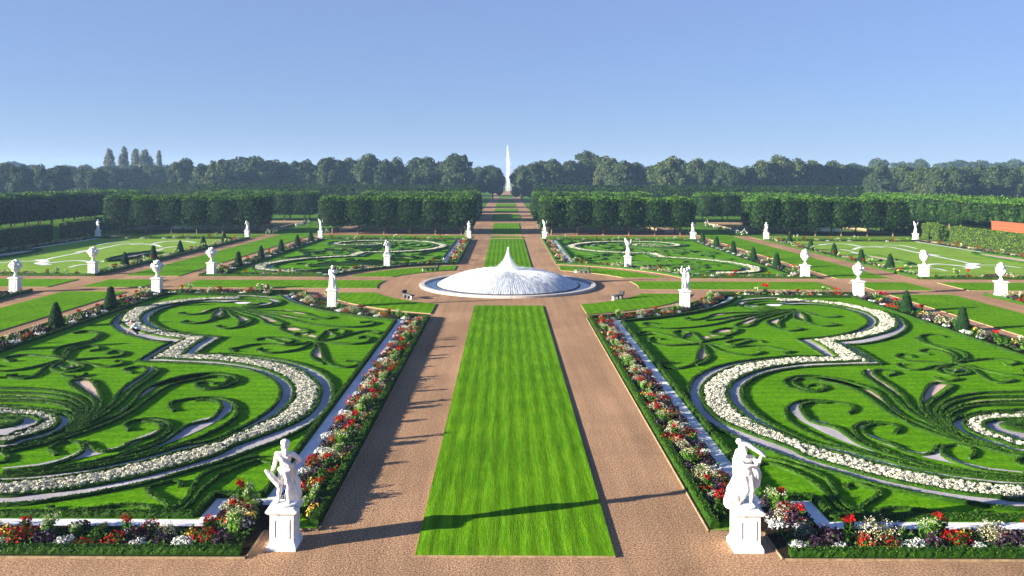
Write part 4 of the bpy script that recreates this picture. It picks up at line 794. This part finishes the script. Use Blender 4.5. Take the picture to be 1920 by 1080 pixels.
for sg, nm in ((-1, 'left'), (1, 'right')):
    T1 = lambda P, sg=sg: orient(P, sg, 1); T2 = lambda P, sg=sg: orient(P, sg, -1)
    e = offs(1.15)
    border([(8.72, 31.2), (8.72, e['I0'][1])], f'{nm} border of the central walk', 'front statue', T1, True, 1, 1, rr0 := (0 if sg < 0 else 2.1), wide=.85)
    border(e['arc'][1:], f'near {nm} fountain arc border', 'central walk', T1, True, 1.25, .9, 1.0, stat, .7, .95)
    border([(26, 90.95), (38.8, 90.95)], f'near {nm} cross walk border', 'fountain arc', T1, False, 1.25, .95, 0, stat, .65)
    border([(40.0, 90), (40.0, 52)], f'near {nm} outer cone border', 'urn', T1, False, 1.35, .8, .8, lambda c: stat(c) or min(abs(c[1] - y) for y in (80.2, 70.4, 60.6)) < .9, .75)
    border([(9.9, 29.55), (24, 29.55)], f'{nm} front border', 'front statue', T1, True, 1.05, 1, 3.2 if sg > 0 else 1.2, None, .7)
    border([(10.2, 31.9), (11.6, 31.7)], f'{nm} corner behind the front statue', 'front statue', T1, True, .33, 1, 0.2, None, .9)
    border([(10.0, 31.1), (11.5, 31.1)], f'{nm} corner by the white gravel step', 'front statue', T1, True, .36, 1, 0.9, None, .3)
    e = offs(1.15)
    border([(8.72, 29), (8.72, e['I0'][1])], f'far {nm} border of the central walk', 'linden row', T2, False, 1.5, .85, 0, None, .8)
    border(e['arc'][1:], f'far {nm} fountain arc border', 'central walk', T2, False, 1.5, .85, 2, stat, .7)
    border([(26, 90.95), (40, 90.95)], f'far {nm} cross walk border', 'fountain arc', T2, False, 1.6, .85, 0, stat, .7)
    border([(40.0, 89), (40.0, 29)], f'far {nm} outer cone border', 'urn', T2, False, 1.7, .8, 0, lambda c: min(abs(198 - c[1] - y) for y in (118, 129, 140.5, 151.5, 162)) < 1.0, .75)
    border([(10, 29.5), (39, 29.5)], f'far {nm} border below the lindens', 'central walk', T2, False, 1.8, .8, 1, None, .7)
    border([(55.9, 108), (55.9, 169)], f'inner border of pale {nm} parterre', 'cross walk', T1, False, 1.8, .8, 0, lambda c: min(abs(c[1] - y) for y in (117.5, 127, 137.5, 148, 159)) < 1.0, .9)
    border([(57.5, 107.3), (88, 107.3)], f'front border of pale {nm} parterre', 'inner urn', T1, False, 1.6, .85, 0, None, .75)
    border([(57.5, 169.1), (87, 169.1)], f'back border of pale {nm} parterre', 'inner corner', T1, False, 2.0, .75, 0, None, .75)
    border([(87.6, 112), (87.6, 167)], f'hedge side border of pale {nm} parterre', 'cross walk', T1, False, 2.0, .75, 0, None, .7)
    border([(55.9, 90.8), (55.9, 78)], f'near border of outer {nm} parterre', 'urn', T1, False, 1.4, .9, 0, None, .8)
tag(filler[True].build('bedding_ground_cover', M['green']), 'small green leaves covering the soil of the near flower borders', 'ground cover', kind='stuff')
tag(filler[False].build('bedding_ground_cover', M['green']), 'small green leaves covering the soil of the distant flower borders', 'ground cover', kind='stuff')
# rose bushes along the far side walks
def rose():
    b = MB(); P, d = dome(70, .6, .9); b.leaves(P + [0, 0, .3], d, .17, .1, 0, .7); c = MB(); P, d = dome(46, .62, .95, .1); c.leaves(P + [0, 0, .33], d, .11, .09, 0, .8)
    r_ = b.build('rose_bush', M['green']); c.build('blossoms', M['snow'], r_); return r_
roses = [rose(), rose()]
for sg, nm in ((-1, 'left'), (1, 'right')):
    for wl, x0, x1 in (('central walk', 8.9, 8.9), ('inner side walk', 41.8, 41.8), ('outer side walk', 53.6, 53.6)):
        for i in range(8):
            place(roses[i % 2], sg * (x0 + random.uniform(-.3, .3)), 180 + i * 5.2 + random.uniform(-.8, .8), f'{ordn(i + 1)} white rose bush from the front, {nm} edge of {wl}' if wl == 'central walk' else f'{ordn(i + 1)} white rose bush from the front, {wl} on the {nm}', 'rose bush', 'white rose bushes along the walks beyond the parterres', random.uniform(.8, 1.3), i)
# ------------------------------------------------------------------ statues and urns of white marble
def hull(bm_, pts):
    vs = [bm_.verts.new(p_) for p_ in pts]; r_ = bmesh.ops.convex_hull(bm_, input=vs)
    kill = [v for v in r_['geom_interior'] if isinstance(v, bmesh.types.BMVert)] + [v for v in r_['geom_unused'] if isinstance(v, bmesh.types.BMVert)]
    if kill: bmesh.ops.delete(bm_, geom=list(set(kill)), context='VERTS')
def blob(prims, vox=.022, its=3, sc=1.0):
    """one continuous carved surface grown over tapered limbs ('c') and rounded masses ('e')"""
    V0, _ = ico(); bm_ = bmesh.new()
    for p_ in prims:
        if p_[0] == 'c':
            _, a, b_, ra, rb = p_; hull(bm_, [tuple(np.array(a) + V0[i] * ra) for i in range(0, len(V0), 2)] + [tuple(np.array(b_) + V0[i] * rb) for i in range(0, len(V0), 2)])
        else:
            _, c_, r_ = p_[:3]; hull(bm_, [tuple(np.array(c_) + v * np.array(r_)) for v in V0])
    me = bpy.data.meshes.new('carving'); bm_.to_mesh(me); bm_.free(); o = bpy.data.objects.new('carving', me); COL.objects.link(o)
    md = o.modifiers.new('r', 'REMESH'); md.mode = 'VOXEL'; md.voxel_size = vox; md.use_smooth_shade = True
    ms_ = o.modifiers.new('s', 'SMOOTH'); ms_.iterations = its; ms_.factor = .5
    dg = bpy.context.evaluated_depsgraph_get(); ev = o.evaluated_get(dg); me2 = bpy.data.meshes.new_from_object(ev)
    bpy.data.objects.remove(o); bpy.data.meshes.remove(me); return me2
def path_c(pts, r0, r1):
    n = len(pts); rs = np.linspace(r0, r1, n); return [('c', pts[i], pts[i + 1], rs[i], rs[i + 1]) for i in range(n - 1)]
def head(x, y, z, turn=0.0, nod=0.0, beard=False):
    """head with brow, nose, mouth, ears and hair; looks towards -y turned by turn"""
    c, s_ = math.cos(turn), math.sin(turn)
    def q(a, b, h): b2 = b * math.cos(nod) - h * math.sin(nod); h2 = h * math.cos(nod) + b * math.sin(nod); return (x + a * c - b2 * s_, y + a * s_ + b2 * c, z + h2)
    P = [('e', q(0, .015, .03), (.078, .098, .105)), ('e', q(0, -.03, -.045), (.058, .06, .07)), ('c', q(0, -.09, .02), q(0, -.115, -.022), .012, .02), ('e', q(0, -.085, -.06), (.025, .018, .012)), ('e', q(0, -.07, -.1), (.03, .03, .025)),
         ('c', q(-.05, -.078, .035), q(.05, -.078, .035), .016, .016), ('e', q(-.08, .01, 0), (.014, .025, .035)), ('e', q(.08, .01, 0), (.014, .025, .035)), ('e', q(0, .05, .07), (.088, .09, .08)), ('e', q(0, .09, 0), (.075, .06, .09))]
    P = [(p_[0], p_[1], tuple(np.array(p_[2]) * 1.0)) if p_[0] == 'e' else p_ for p_ in P]
    for i in range(7): a = i * .9; P.append(('e', q(.075 * math.cos(a), .04 + .06 * math.sin(a), .09 + .02 * math.sin(3 * a)), (.03, .03, .03)))
    P_ = P
    if beard: P += [('e', q(0, -.075, -.13), (.055, .045, .07)), ('e', q(-.03, -.07, -.17), (.025, .025, .04)), ('e', q(.03, -.07, -.16), (.025, .025, .04))]
    o_ = np.array([x, y, z]); K = 1.28
    sc_ = lambda v: tuple(o_ + (np.array(v) - o_) * K + [0, 0, -.035])
    return [('e', sc_(p_[1]), tuple(np.array(p_[2]) * K)) if p_[0] == 'e' else ('c', sc_(p_[1]), sc_(p_[2]), p_[3] * K, p_[4] * K) for p_ in P]
def hand(w_, d_, grip=False, s_=1.0):
    """palm and five bent fingers at wrist w_ pointing along d_"""
    w_ = np.array(w_, float); d_ = np.array(d_, float); d_ /= np.linalg.norm(d_); n_ = np.cross(d_, (0.2, 1, .1)); n_ /= np.linalg.norm(n_); u_ = np.cross(n_, d_)
    P = [('c', w_, w_ + d_ * .07 * s_, .03 * s_, .036 * s_)]
    for i, l_ in enumerate((.075, .085, .08, .062)):
        a = w_ + d_ * .075 * s_ + n_ * (i - 1.5) * .021 * s_; k1 = a + d_ * l_ * .5 * s_ + u_ * (.02 if grip else .008); k2 = k1 + d_ * l_ * (.1 if grip else .45) * s_ + u_ * (.045 if grip else .018)
        P += [('c', a, k1, .0125 * s_, .011 * s_), ('c', k1, k2, .011 * s_, .009 * s_)]
    a = w_ + d_ * .02 * s_ - n_ * .035 * s_; P += [('c', a, a + d_ * .035 * s_ - n_ * .025 * s_ + u_ * .015, .015 * s_, .013 * s_), ('c', a + d_ * .035 * s_ - n_ * .025 * s_ + u_ * .015, a + d_ * .075 * s_ - n_ * .02 * s_ + u_ * .04, .013 * s_, .01 * s_)]
    return P
def torso(hip, chest, neck, hw_=.16, sw=.21):
    h, c, n = map(np.array, (hip, chest, neck)); w_ = (h + c) / 2
    return [('e', h, (hw_, .12, .13)), ('e', w_, (hw_ * .86, .11, .15)), ('e', c, (sw * .86, .125, .16)), ('e', c + [-.08, -.075, .02], (.085, .05, .07)), ('e', c + [.08, -.075, .02], (.085, .05, .07)),
            ('c', c + [-sw * .8, 0, .09], c + [sw * .8, 0, .09], .075, .075), ('c', c + [0, .0, .1], n, .085, .058), ('c', n, n + [0, -.01, .08], .056, .055)]
def leg(hip, knee, ankle, toe):
    return [('c', hip, knee, .098, .062), ('e', np.array(knee) + [0, -.015, 0], (.06, .062, .065)), ('c', knee, np.array(knee) * .62 + np.array(ankle) * .38, .058, .064), ('c', np.array(knee) * .62 + np.array(ankle) * .38, ankle, .064, .038), ('c', ankle, toe, .042, .03), ('c', ankle, np.array(ankle) + [0, .04, -.04], .036, .034)]
def arm(sh, el, wr): return [('e', sh, (.075, .075, .08)), ('c', sh, el, .062, .047), ('c', el, np.array(el) * .6 + np.array(wr) * .4, .046, .047), ('c', np.array(el) * .6 + np.array(wr) * .4, wr, .047, .03)]
def folds(pts, n, spread, r0, r1, jit=.03, seed=1):
    r_ = random.Random(seed); P = []
    for i in range(n):
        o = np.array([(i / (n - 1) - .5) * spread[0], r_.uniform(-1, 1) * jit + (abs(i / (n - 1) - .5)) * spread[1], 0]); P += path_c([np.array(p_) + o * (.7 + .6 * k_ / len(pts)) + [r_.uniform(-jit, jit) * .5, 0, 0] for k_, p_ in enumerate(pts)], r0, r1)
    return P
rock = lambda x, y, z, sx, sy, sz, seed=3: [('e', (x + random.Random(seed + i).uniform(-.5, .5) * sx, y + random.Random(seed * 2 + i).uniform(-.5, .5) * sy, z + random.Random(seed * 3 + i).uniform(-.4, .4) * sz), (sx * .55, sy * .55, sz * .5)) for i in range(6)]
base_slab = [('e', (0, 0, .03), (.34, .3, .05)), ('e', (.15, .05, .03), (.25, .25, .05)), ('e', (-.15, -.03, .03), (.25, .25, .05))]
def fig_club_down():
    P = base_slab + torso((.02, 0, .98), (.0, -.01, 1.32), (-.02, -.02, 1.52)) + head(-.02 + .04, -.04, 1.66, .35, .3, True)
    P += leg((-.08, 0, .93), (-.12, -.06, .52), (-.17, -.02, .1), (-.22, -.16, .05)) + leg((.1, 0, .93), (.13, -.09, .53), (.10, .02, .1), (.14, -.13, .05))
    P += arm((-.22, 0, 1.42), (-.29, .02, 1.13), (-.35, -.1, .90)) + hand((-.35, -.1, .90), (-.1, -.3, -.5), True)
    P += arm((.21, 0, 1.42), (.42, .06, 1.24), (.22, .14, 1.06)) + hand((.22, .14, 1.06), (-.5, .1, -.3))
    P += path_c([(-.49, -.16, 1.0), (-.36, -.14, .86), (-.12, -.12, .60)], .045, .085)
    P += path_c([(-.2, -.08, 1.45), (-.02, -.15, 1.28), (.15, -.13, 1.16)], .05, .045) + folds([(.1, -.05, 1.1), (.16, .02, .85), (.12, .02, .55)], 5, (.22, .1), .06, .045, seed=2)
    P += folds([(-.12, -.08, 1.02), (.02, -.13, .97), (.14, -.1, .98)], 3, (.03, .05), .05, .05) + path_c([(.03, -.12, .95), (.1, -.16, .75), (.14, -.15, .58)], .06, .04)
    P += rock(.2, .16, .28, .28, .22, .55, 5) + path_c([(.1, .15, 0), (.16, .16, .4), (.2, .14, .8)], .15, .09); return P
def fig_club_up():
    P = base_slab + torso((.04, 0, .96), (.0, .0, 1.28), (-.04, -.03, 1.47), .15, .2) + head(-.06, -.05, 1.60, .2, .15)
    P += leg((-.05, 0, .9), (.02, -.1, .52), (-.16, -.02, .1), (-.24, -.14, .05)) + leg((.13, 0, .9), (.16, -.12, .5), (.16, .0, .1), (.22, -.14, .05))
    P += arm((.19, 0, 1.36), (.34, -.08, 1.22), (.42, -.12, 1.46)) + hand((.42, -.12, 1.46), (.2, 0, .6), True) + arm((-.22, -.02, 1.36), (-.1, -.22, 1.2), (.2, -.2, 1.22)) + hand((.2, -.2, 1.22), (.6, 0, .2), True)
    P += path_c([(.52, -.12, 1.45), (.4, -.1, 1.53), (.1, -.03, 1.72), (-.14, .0, 1.80)], .035, .075) + [('e', (-.17, 0, 1.82), (.1, .1, .09))]
    P += path_c([(-.16, .05, 1.5), (-.22, .1, 1.2), (-.2, .12, .9)], .1, .12) + folds([(.22, .0, 1.15), (.3, -.02, .9), (.3, .02, .62)], 5, (.2, .1), .065, .05, seed=4) + [('e', (.31, 0, .6), (.1, .08, .1))]
    P += rock(-.16, .16, .3, .4, .3, .5, 8) + path_c([(-.42, .12, .05), (-.3, .14, .4), (-.14, .12, .8)], .16, .14); return P
def fig_draped():
    P = base_slab + torso((0, 0, .98), (.02, -.01, 1.3), (0, -.02, 1.5)) + head(0, -.03, 1.63, -.2, .1) + folds([(0, -.02, 1.0), (0, -.02, .6), (.01, 0, .08)], 8, (.42, .08), .075, .07, seed=5)
    P += arm((-.21, 0, 1.4), (-.26, -.04, 1.12), (-.02, -.17, 1.05)) + hand((-.02, -.17, 1.05), (.6, 0, .1)) + arm((.21, 0, 1.4), (.33, .0, 1.2), (.16, -.14, 1.32)) + hand((.16, -.14, 1.32), (-.4, -.1, .5))
    P += path_c([(-.2, -.06, 1.42), (.0, -.16, 1.2), (.2, -.12, 1.0), (.26, 0, .8)], .07, .07) + [('e', (0, .03, .5), (.24, .16, .45)), ('e', (.3, .03, 1.35), (.09, .07, .13))]; return P
def fig_group():
    P = base_slab + torso((-.06, 0, .98), (-.05, -.01, 1.3), (-.06, -.02, 1.48)) + head(-.05, -.03, 1.62, .4) + leg((-.14, 0, .92), (-.18, -.08, .5), (-.2, 0, .1), (-.25, -.14, .05)) + leg((.02, 0, .92), (.03, -.1, .52), (0, .02, .1), (.03, -.13, .05))
    P += arm((-.26, 0, 1.4), (-.36, -.03, 1.6), (-.28, -.06, 1.84)) + hand((-.28, -.06, 1.84), (.1, 0, .6)) + arm((.15, 0, 1.4), (.28, -.1, 1.3), (.3, -.14, 1.1)) + hand((.3, -.14, 1.1), (0, -.2, -.4))
    P += torso((.17, .05, 1.15), (.19, .03, 1.42), (.19, .02, 1.56), .12, .15) + head(.2, .0, 1.7, -.5) + arm((.33, .04, 1.5), (.4, 0, 1.68), (.33, -.03, 1.88)) + hand((.33, -.03, 1.88), (-.2, 0, .6)) + path_c([(.2, 0, 1.1), (.26, -.1, .85), (.2, -.02, .5)], .1, .06)
    P += folds([(.1, .05, 1.0), (.12, .08, .6), (.12, .08, .08)], 6, (.4, .1), .09, .08, seed=6) + rock(.1, .15, .3, .3, .25, .5, 4); return P
def fig_bent():
    P = base_slab + torso((.05, .05, .95), (-.02, -.08, 1.24), (-.07, -.16, 1.40)) + head(-.09, -.2, 1.52, -.3, .3) + leg((-.04, 0, .9), (-.1, -.14, .52), (-.12, .0, .1), (-.18, -.14, .05)) + leg((.12, .02, .9), (.12, -.1, .5), (.14, .04, .1), (.18, -.1, .05))
    P += arm((-.22, -.1, 1.33), (-.3, -.22, 1.1), (-.2, -.3, 1.28)) + hand((-.2, -.3, 1.28), (.3, 0, .5)) + arm((.18, -.06, 1.34), (.34, -.02, 1.2), (.24, -.16, 1.38)) + hand((.24, -.16, 1.38), (-.4, 0, .4)) + path_c([(.1, .1, 1.4), (.24, .14, 1.2), (.22, .12, .85)], .1, .1)
    P += folds([(.05, .08, 1.0), (.06, .1, .6), (.04, .1, .08)], 5, (.36, .06), .085, .08, seed=7) + path_c([(-.3, -.1, .05), (-.16, 0, .3)], .09, .08); return P
def fig_raised():
    P = base_slab + torso((0, 0, .98), (-.03, -.01, 1.3), (-.05, -.02, 1.48)) + head(-.04, -.02, 1.62, .3, -.1) + leg((-.08, 0, .92), (-.1, -.08, .5), (-.13, 0, .1), (-.18, -.14, .05)) + leg((.09, 0, .92), (.12, -.1, .52), (.1, .02, .1), (.14, -.13, .05))
    P += arm((-.23, 0, 1.4), (-.3, -.02, 1.66), (-.33, -.05, 1.92)) + hand((-.33, -.05, 1.92), (-.1, 0, .6)) + arm((.19, 0, 1.4), (.3, -.04, 1.55), (.33, -.08, 1.78)) + hand((.33, -.08, 1.78), (.1, 0, .6)) + path_c([(-.33, -.05, 1.98), (-.2, 0, 1.86), (-.1, .05, 1.55)], .08, .1)
    P += folds([(.05, .05, 1.05), (.05, .08, .6), (.04, .08, .08)], 6, (.3, .08), .085, .08, seed=8) + rock(0, .14, .3, .3, .25, .5, 6); return P
def pedestal(root, h=1.5, sc=1.0, die=.43):
    b = MB(); b.frustum(.53, 0, .53, .12); b.frustum(.53, .12, die + .03, .27); b.build('plinth', M['marble'], root)
    b = MB(); b.frustum(die, .27, die, h - .24)
    for q_ in range(4):      # sunk panel frames on the four faces
        a = q_ * math.pi / 2; ca, sa = round(math.cos(a)), round(math.sin(a))
        for (x0, x1, z0, z1) in ((-.29, -.24, .42, h - .38), (.24, .29, .42, h - .38), (-.24, .24, .42, .47), (-.24, .24, h - .43, h - .38)):
            V = [(x_ * ca - y_ * sa, x_ * sa + y_ * ca, z_) for z_ in (z0, z1) for y_ in (-die - .018, -die + .01) for x_ in (x0, x1)]
            b.add(V, [(0, 2, 3, 1), (4, 5, 7, 6), (0, 1, 5, 4), (2, 6, 7, 3), (0, 4, 6, 2), (1, 3, 7, 5)])
    b.build('die', M['marble'], root)
    b = MB(); b.frustum(die, h - .24, die + .06, h - .19); b.frustum(die + .06, h - .19, die + .12, h - .12); b.frustum(die + .13, h - .12, die + .13, h - .06); b.frustum(die + .1, h - .06, die - .03, h)
    for i in range(13): 
        for sg_ in (-1, 1): b.box(-.5 + i * .08, -.46 + i * .08, *sorted((sg_ * (die + .06), sg_ * (die + .11))), h - .175, h - .125)
    b.build('cornice', M['marble'], root)
def mesh_child(me, name, mat_, root, loc=(0, 0, 0), sc=1.0):
    if not me.materials: me.materials.append(mat_)
    o = bpy.data.objects.new(name, me); COL.objects.link(o); o.parent = root; o.location = loc; o.scale = (sc, sc, sc); return o
def stout(pr, k=.016): return [(p_[0], p_[1], p_[2], p_[3] + (k if p_[3] > .045 else 0), p_[4] + (k if p_[4] > .045 else 0)) if p_[0] == 'c' else (p_[0], p_[1], tuple(np.array(p_[2]) + (k if min(p_[2]) > .1 else 0))) for p_ in pr]
def statue(fig, x, y, label, sc=1.3, h=1.5, vox=.022, group=None, rz=0):
    root = empty('marble_statue', (x, y, 0)); pedestal(root, h); f = mesh_child(fig if not callable(fig) else blob(stout(fig()), vox, 1 if vox < .02 else 2), 'figure', M['marble'], root, (0, 0, h - .02), sc); f.rotation_euler.z = rz
    tag(root, label, 'statue', group); return root
statue(fig_club_down, -8.4, 29.2, 'white marble statue of a bearded man lowering a club, on the front left pedestal', 1.3, 1.5, .0155)
statue(fig_club_up, 8.4, 29.2, 'white marble statue swinging a club over the shoulder, on the front right pedestal', 1.3, 1.5, .0155)
statue(fig_draped, -18.0, 81.7, 'white marble draped figure on a pedestal left of the bell fountain', 1.32, 1.95)
statue(fig_group, 18.0, 81.7, 'white marble group of two figures raising arms, on a pedestal right of the bell fountain', 1.25, 1.95)
statue(fig_bent, -17.8, 118.3, 'white marble bending figure on a pedestal behind the bell fountain, left of the axis', 1.35, 1.75)
statue(fig_raised, 17.8, 118.3, 'white marble figure with one arm thrust up, on a pedestal right behind the fountain', 1.3, 1.75)
far_me = [blob(fig_draped(), .035), blob(fig_raised(), .035), blob(fig_bent(), .035)]
for me_ in far_me: me_.materials.append(M['marble'])
for sg, nm in ((-1, 'left'), (1, 'right')):
    for i, (x, wh) in enumerate(((8.2, 'beside the central walk'), (40.3, 'at the inner side walk'), (56.2, 'at the outer side walk'), (88.5, 'by the clipped side hedge'))):
        statue(far_me[(i + (sg > 0)) % 3], sg * x, 173.2, f'distant white statue below the lindens {wh}, {nm} side', 1.3, 1.45, group='distant white statues below the lindens')
def urn(seed, pointed):
    r_ = random.Random(seed); prof = [(0, .0), (.30, .0), (.30, .08), (.2, .16), (.11, .34), (.10, .46), (.2, .54), (.38, .72), (.5, 1.0), (.52, 1.3), (.46, 1.55), (.36, 1.66)]
    P = [('e', (0, 0, .04), (.32, .32, .06)), ('c', (0, 0, .04), (0, 0, .3), .26, .12), ('c', (0, 0, .3), (0, 0, .52), .11, .14), ('e', (0, 0, .85), (.42, .42, .36)), ('e', (0, 0, 1.2), (.5, .5, .38)), ('e', (0, 0, 1.5), (.42, .42, .2))]
    for k_ in range(14): a = k_ * 6.283 / 14; P.append(('c', (.2 * math.cos(a), .2 * math.sin(a), .62), (.46 * math.cos(a), .46 * math.sin(a), .95), .04, .06))
    for k_ in range(26): a = r_.uniform(0, 6.283); z_ = r_.uniform(1.05, 1.45); P.append(('e', (.5 * math.cos(a), .5 * math.sin(a), z_), (r_.uniform(.06, .12),) * 3))
    for a in (.4, 3.54): P += path_c([(.48 * math.cos(a), .48 * math.sin(a), 1.0), (.66 * math.cos(a), .66 * math.sin(a), 1.2), (.5 * math.cos(a), .5 * math.sin(a), 1.5)], .06, .07)
    for k_ in range(22): a = r_.uniform(0, 6.283); q_ = r_.uniform(0, .34); P.append(('e', (q_ * math.cos(a), q_ * math.sin(a), 1.62 + r_.uniform(0, .16) + (.34 - q_) * (.5 if pointed else .2)), (r_.uniform(.06, .11),) * 3))
    if pointed: P += [('c', (0, 0, 1.7), (0, 0, 2.0), .2, .05)]
    me = blob(P, .028, 1); me.materials.append(M['marble']); return me
urn_me = [urn(1, False), urn(2, True), urn(5, False), urn(9, True)]
URNS = [(-1, 40.2, 91.6, 0), (-1, 40.0, 108, 0), (-1, 56.3, 91.4, 2), (-1, 56.0, 108, 2), (1, 40.0, 107.6, 3), (1, 40.0, 91.4, 1), (1, 56.0, 107.6, 2), (1, 56.3, 91.4, 3)]
for sg, x, y, i in URNS:
    root = empty('marble_urn', (sg * x, y, 0)); pedestal(root, 1.75, die=.47); mesh_child(urn_me[i], 'vase', M['marble'], root, (0, 0, 1.74), 1.06)
    tag(root, f"white carved {'pointed' if i in (1, 3) else 'round'} urn, {'near' if y < 99 else 'far'} corner of the cross walk, {'inner' if x < 50 else 'outer'} side walk {'left' if sg < 0 else 'right'}", 'urn', 'white carved urns at the walk crossings')
# ------------------------------------------------------------------ benches
def bench(x, y, rz, label, n=3, L=1.9):
    root = empty('stone_bench', (x, y, 0), rz)
    b = MB(); b.box(-L / 2, L / 2, -.26, .26, .42, .50); b.box(-L / 2 + .03, L / 2 - .03, -.22, .22, .38, .42); b.build('seat', M['bench'], root)
    for i in range(n):
        xx = -L / 2 + .2 + (L - .4) * i / (n - 1); b = MB(); b.frustum(.17, 0, .17, .08, 0, xx, 0); b.frustum(.13, .08, .11, .30, 0, xx, 0); b.frustum(.12, .30, .18, .38, 0, xx, 0); b.build('leg', M['bench'] if i else M['rim'], root)
    b = MB(); b.box(L / 2 - .2, L / 2 - .0, -.27, .27, .50, .78); b.box(L / 2 - .22, L / 2 + .02, -.29, .29, .78, .83); b.build('end_block', M['dark'], root)
    tag(root, label, 'bench', 'stone benches round the bell fountain')
bench(-11.0, 87.9, R(-52) + math.pi, 'dark stone bench on the gravel at the near left of the bell fountain')
bench(12.0, 87.9, R(48), 'dark stone bench on the gravel at the near right of the bell fountain')
bench(-10.9, 113.0, R(20), 'dark stone bench on the grass edge behind the fountain, left of the axis', 4, 2.4)
bench(10.4, 111.8, R(-20), 'dark stone bench on the grass edge behind the fountain, right of the axis', 4, 2.2)
# ------------------------------------------------------------------ gardeners
def person(x, y, rz, body, shirt, legs_, hairs, label, mats_, sc=1.0):
    root = empty('person', (x, y, .06), rz); root.scale = (sc,) * 3
    for nm_, pr, mt in (('body', body, M['skin']), ('shirt', shirt, mats_[0]), ('trousers', legs_, mats_[1]), ('hair', hairs, M['hair'])):
        me = blob(pr, .02, 2); mesh_child(me, nm_, mt, root)
    tag(root, label, 'person')
# crouching: back rounded, knees bent, hands down in the flowers
tor = torso((0, .12, .38), (0, -.12, .70), (0, -.24, .84), .16, .2); hd = head(0, -.34, .90, 0, .9)
lg = leg((-.1, .1, .36), (-.16, -.26, .44), (-.14, .06, .1), (-.16, -.1, .05)) + leg((.1, .1, .36), (.16, -.24, .44), (.14, .1, .1), (.16, -.08, .05))
ar = arm((-.2, -.16, .76), (-.26, -.42, .55), (-.12, -.6, .32)) + hand((-.12, -.6, .32), (.1, -.5, -.6)) + arm((.2, -.16, .76), (.26, -.4, .5), (.14, -.58, .28)) + hand((.14, -.58, .28), (-.1, -.5, -.6))
grow = lambda pr, k_: [(p_[0], p_[1], p_[2], p_[3] + k_, p_[4] + k_) if p_[0] == 'c' else (p_[0], p_[1], tuple(np.array(p_[2]) + k_)) for p_ in pr]
hr = [('e', (0, -.29, .97), (.1, .11, .09)), ('e', (0, -.24, .92), (.085, .08, .09))]
sleeves = [('c', (-.2, -.16, .76), (-.25, -.38, .58), .075, .065), ('c', (.2, -.16, .76), (.25, -.37, .54), .075, .065)]
gx, gy = g(258, 629)
person(gx, gy, R(-70), tor + hd + lg + ar, grow(tor[:-1], .022) + sleeves, grow(lg[:4] + lg[6:10], .018) + [('e', (0, .12, .36), (.18, .15, .14))], hr, 'gardener in a pale shirt crouching at the white flower ribbon, near left parterre', (M['shirt'], M['trouser']), 1.15)
# stooping, legs straight, arms reaching down
tor = torso((0, .1, .92), (0, -.22, 1.06), (0, -.38, 1.08), .16, .2); hd = head(0, -.5, 1.06, 0, 1.2)
lg = leg((-.1, .1, .88), (-.12, .0, .5), (-.12, .1, .1), (-.14, -.06, .05)) + leg((.1, .1, .88), (.14, -.02, .5), (.14, .12, .1), (.16, -.04, .05))
ar = arm((-.2, -.3, 1.06), (-.2, -.42, .78), (-.1, -.5, .5)) + hand((-.1, -.5, .5), (.1, -.2, -.6)) + arm((.2, -.3, 1.06), (.22, -.4, .78), (.12, -.52, .52)) + hand((.12, -.52, .52), (0, -.2, -.6))
hr = [('e', (0, -.5, 1.16), (.1, .11, .08)), ('e', (0, -.44, 1.13), (.085, .09, .08))]
sleeves = [('c', (-.2, -.3, 1.06), (-.2, -.42, .76), .078, .06), ('c', (.2, -.3, 1.06), (.22, -.4, .76), .078, .06)]
gx, gy = g(500, 556)
person(gx, gy, R(20), tor + hd + lg + ar, grow(tor[:-1], .022) + sleeves, grow(lg[:5] + lg[6:11], .018) + [('e', (0, .1, .9), (.18, .15, .14))], hr, 'gardener in a green jacket stooping over the back border, near left parterre', (M['jacket'], M['trouser']), 1.1)
# ------------------------------------------------------------------ haze
m = bpy.data.materials.new('haze'); m.use_nodes = True; t = m.node_tree; t.nodes.remove(t.nodes['Principled BSDF'])
pv = t.nodes.new('ShaderNodeVolumePrincipled'); pv.inputs['Color'].default_value = (.42, .66, 1.0, 1); pv.inputs['Density'].default_value = .00023; pv.inputs['Anisotropy'].default_value = .1
t.links.new(pv.outputs[0], t.nodes['Material Output'].inputs['Volume'])
b = MB(); b.box(-1600, 1600, -80, 2700, -1.2, 60); tag(b.build('haze', m), kind='stuff')
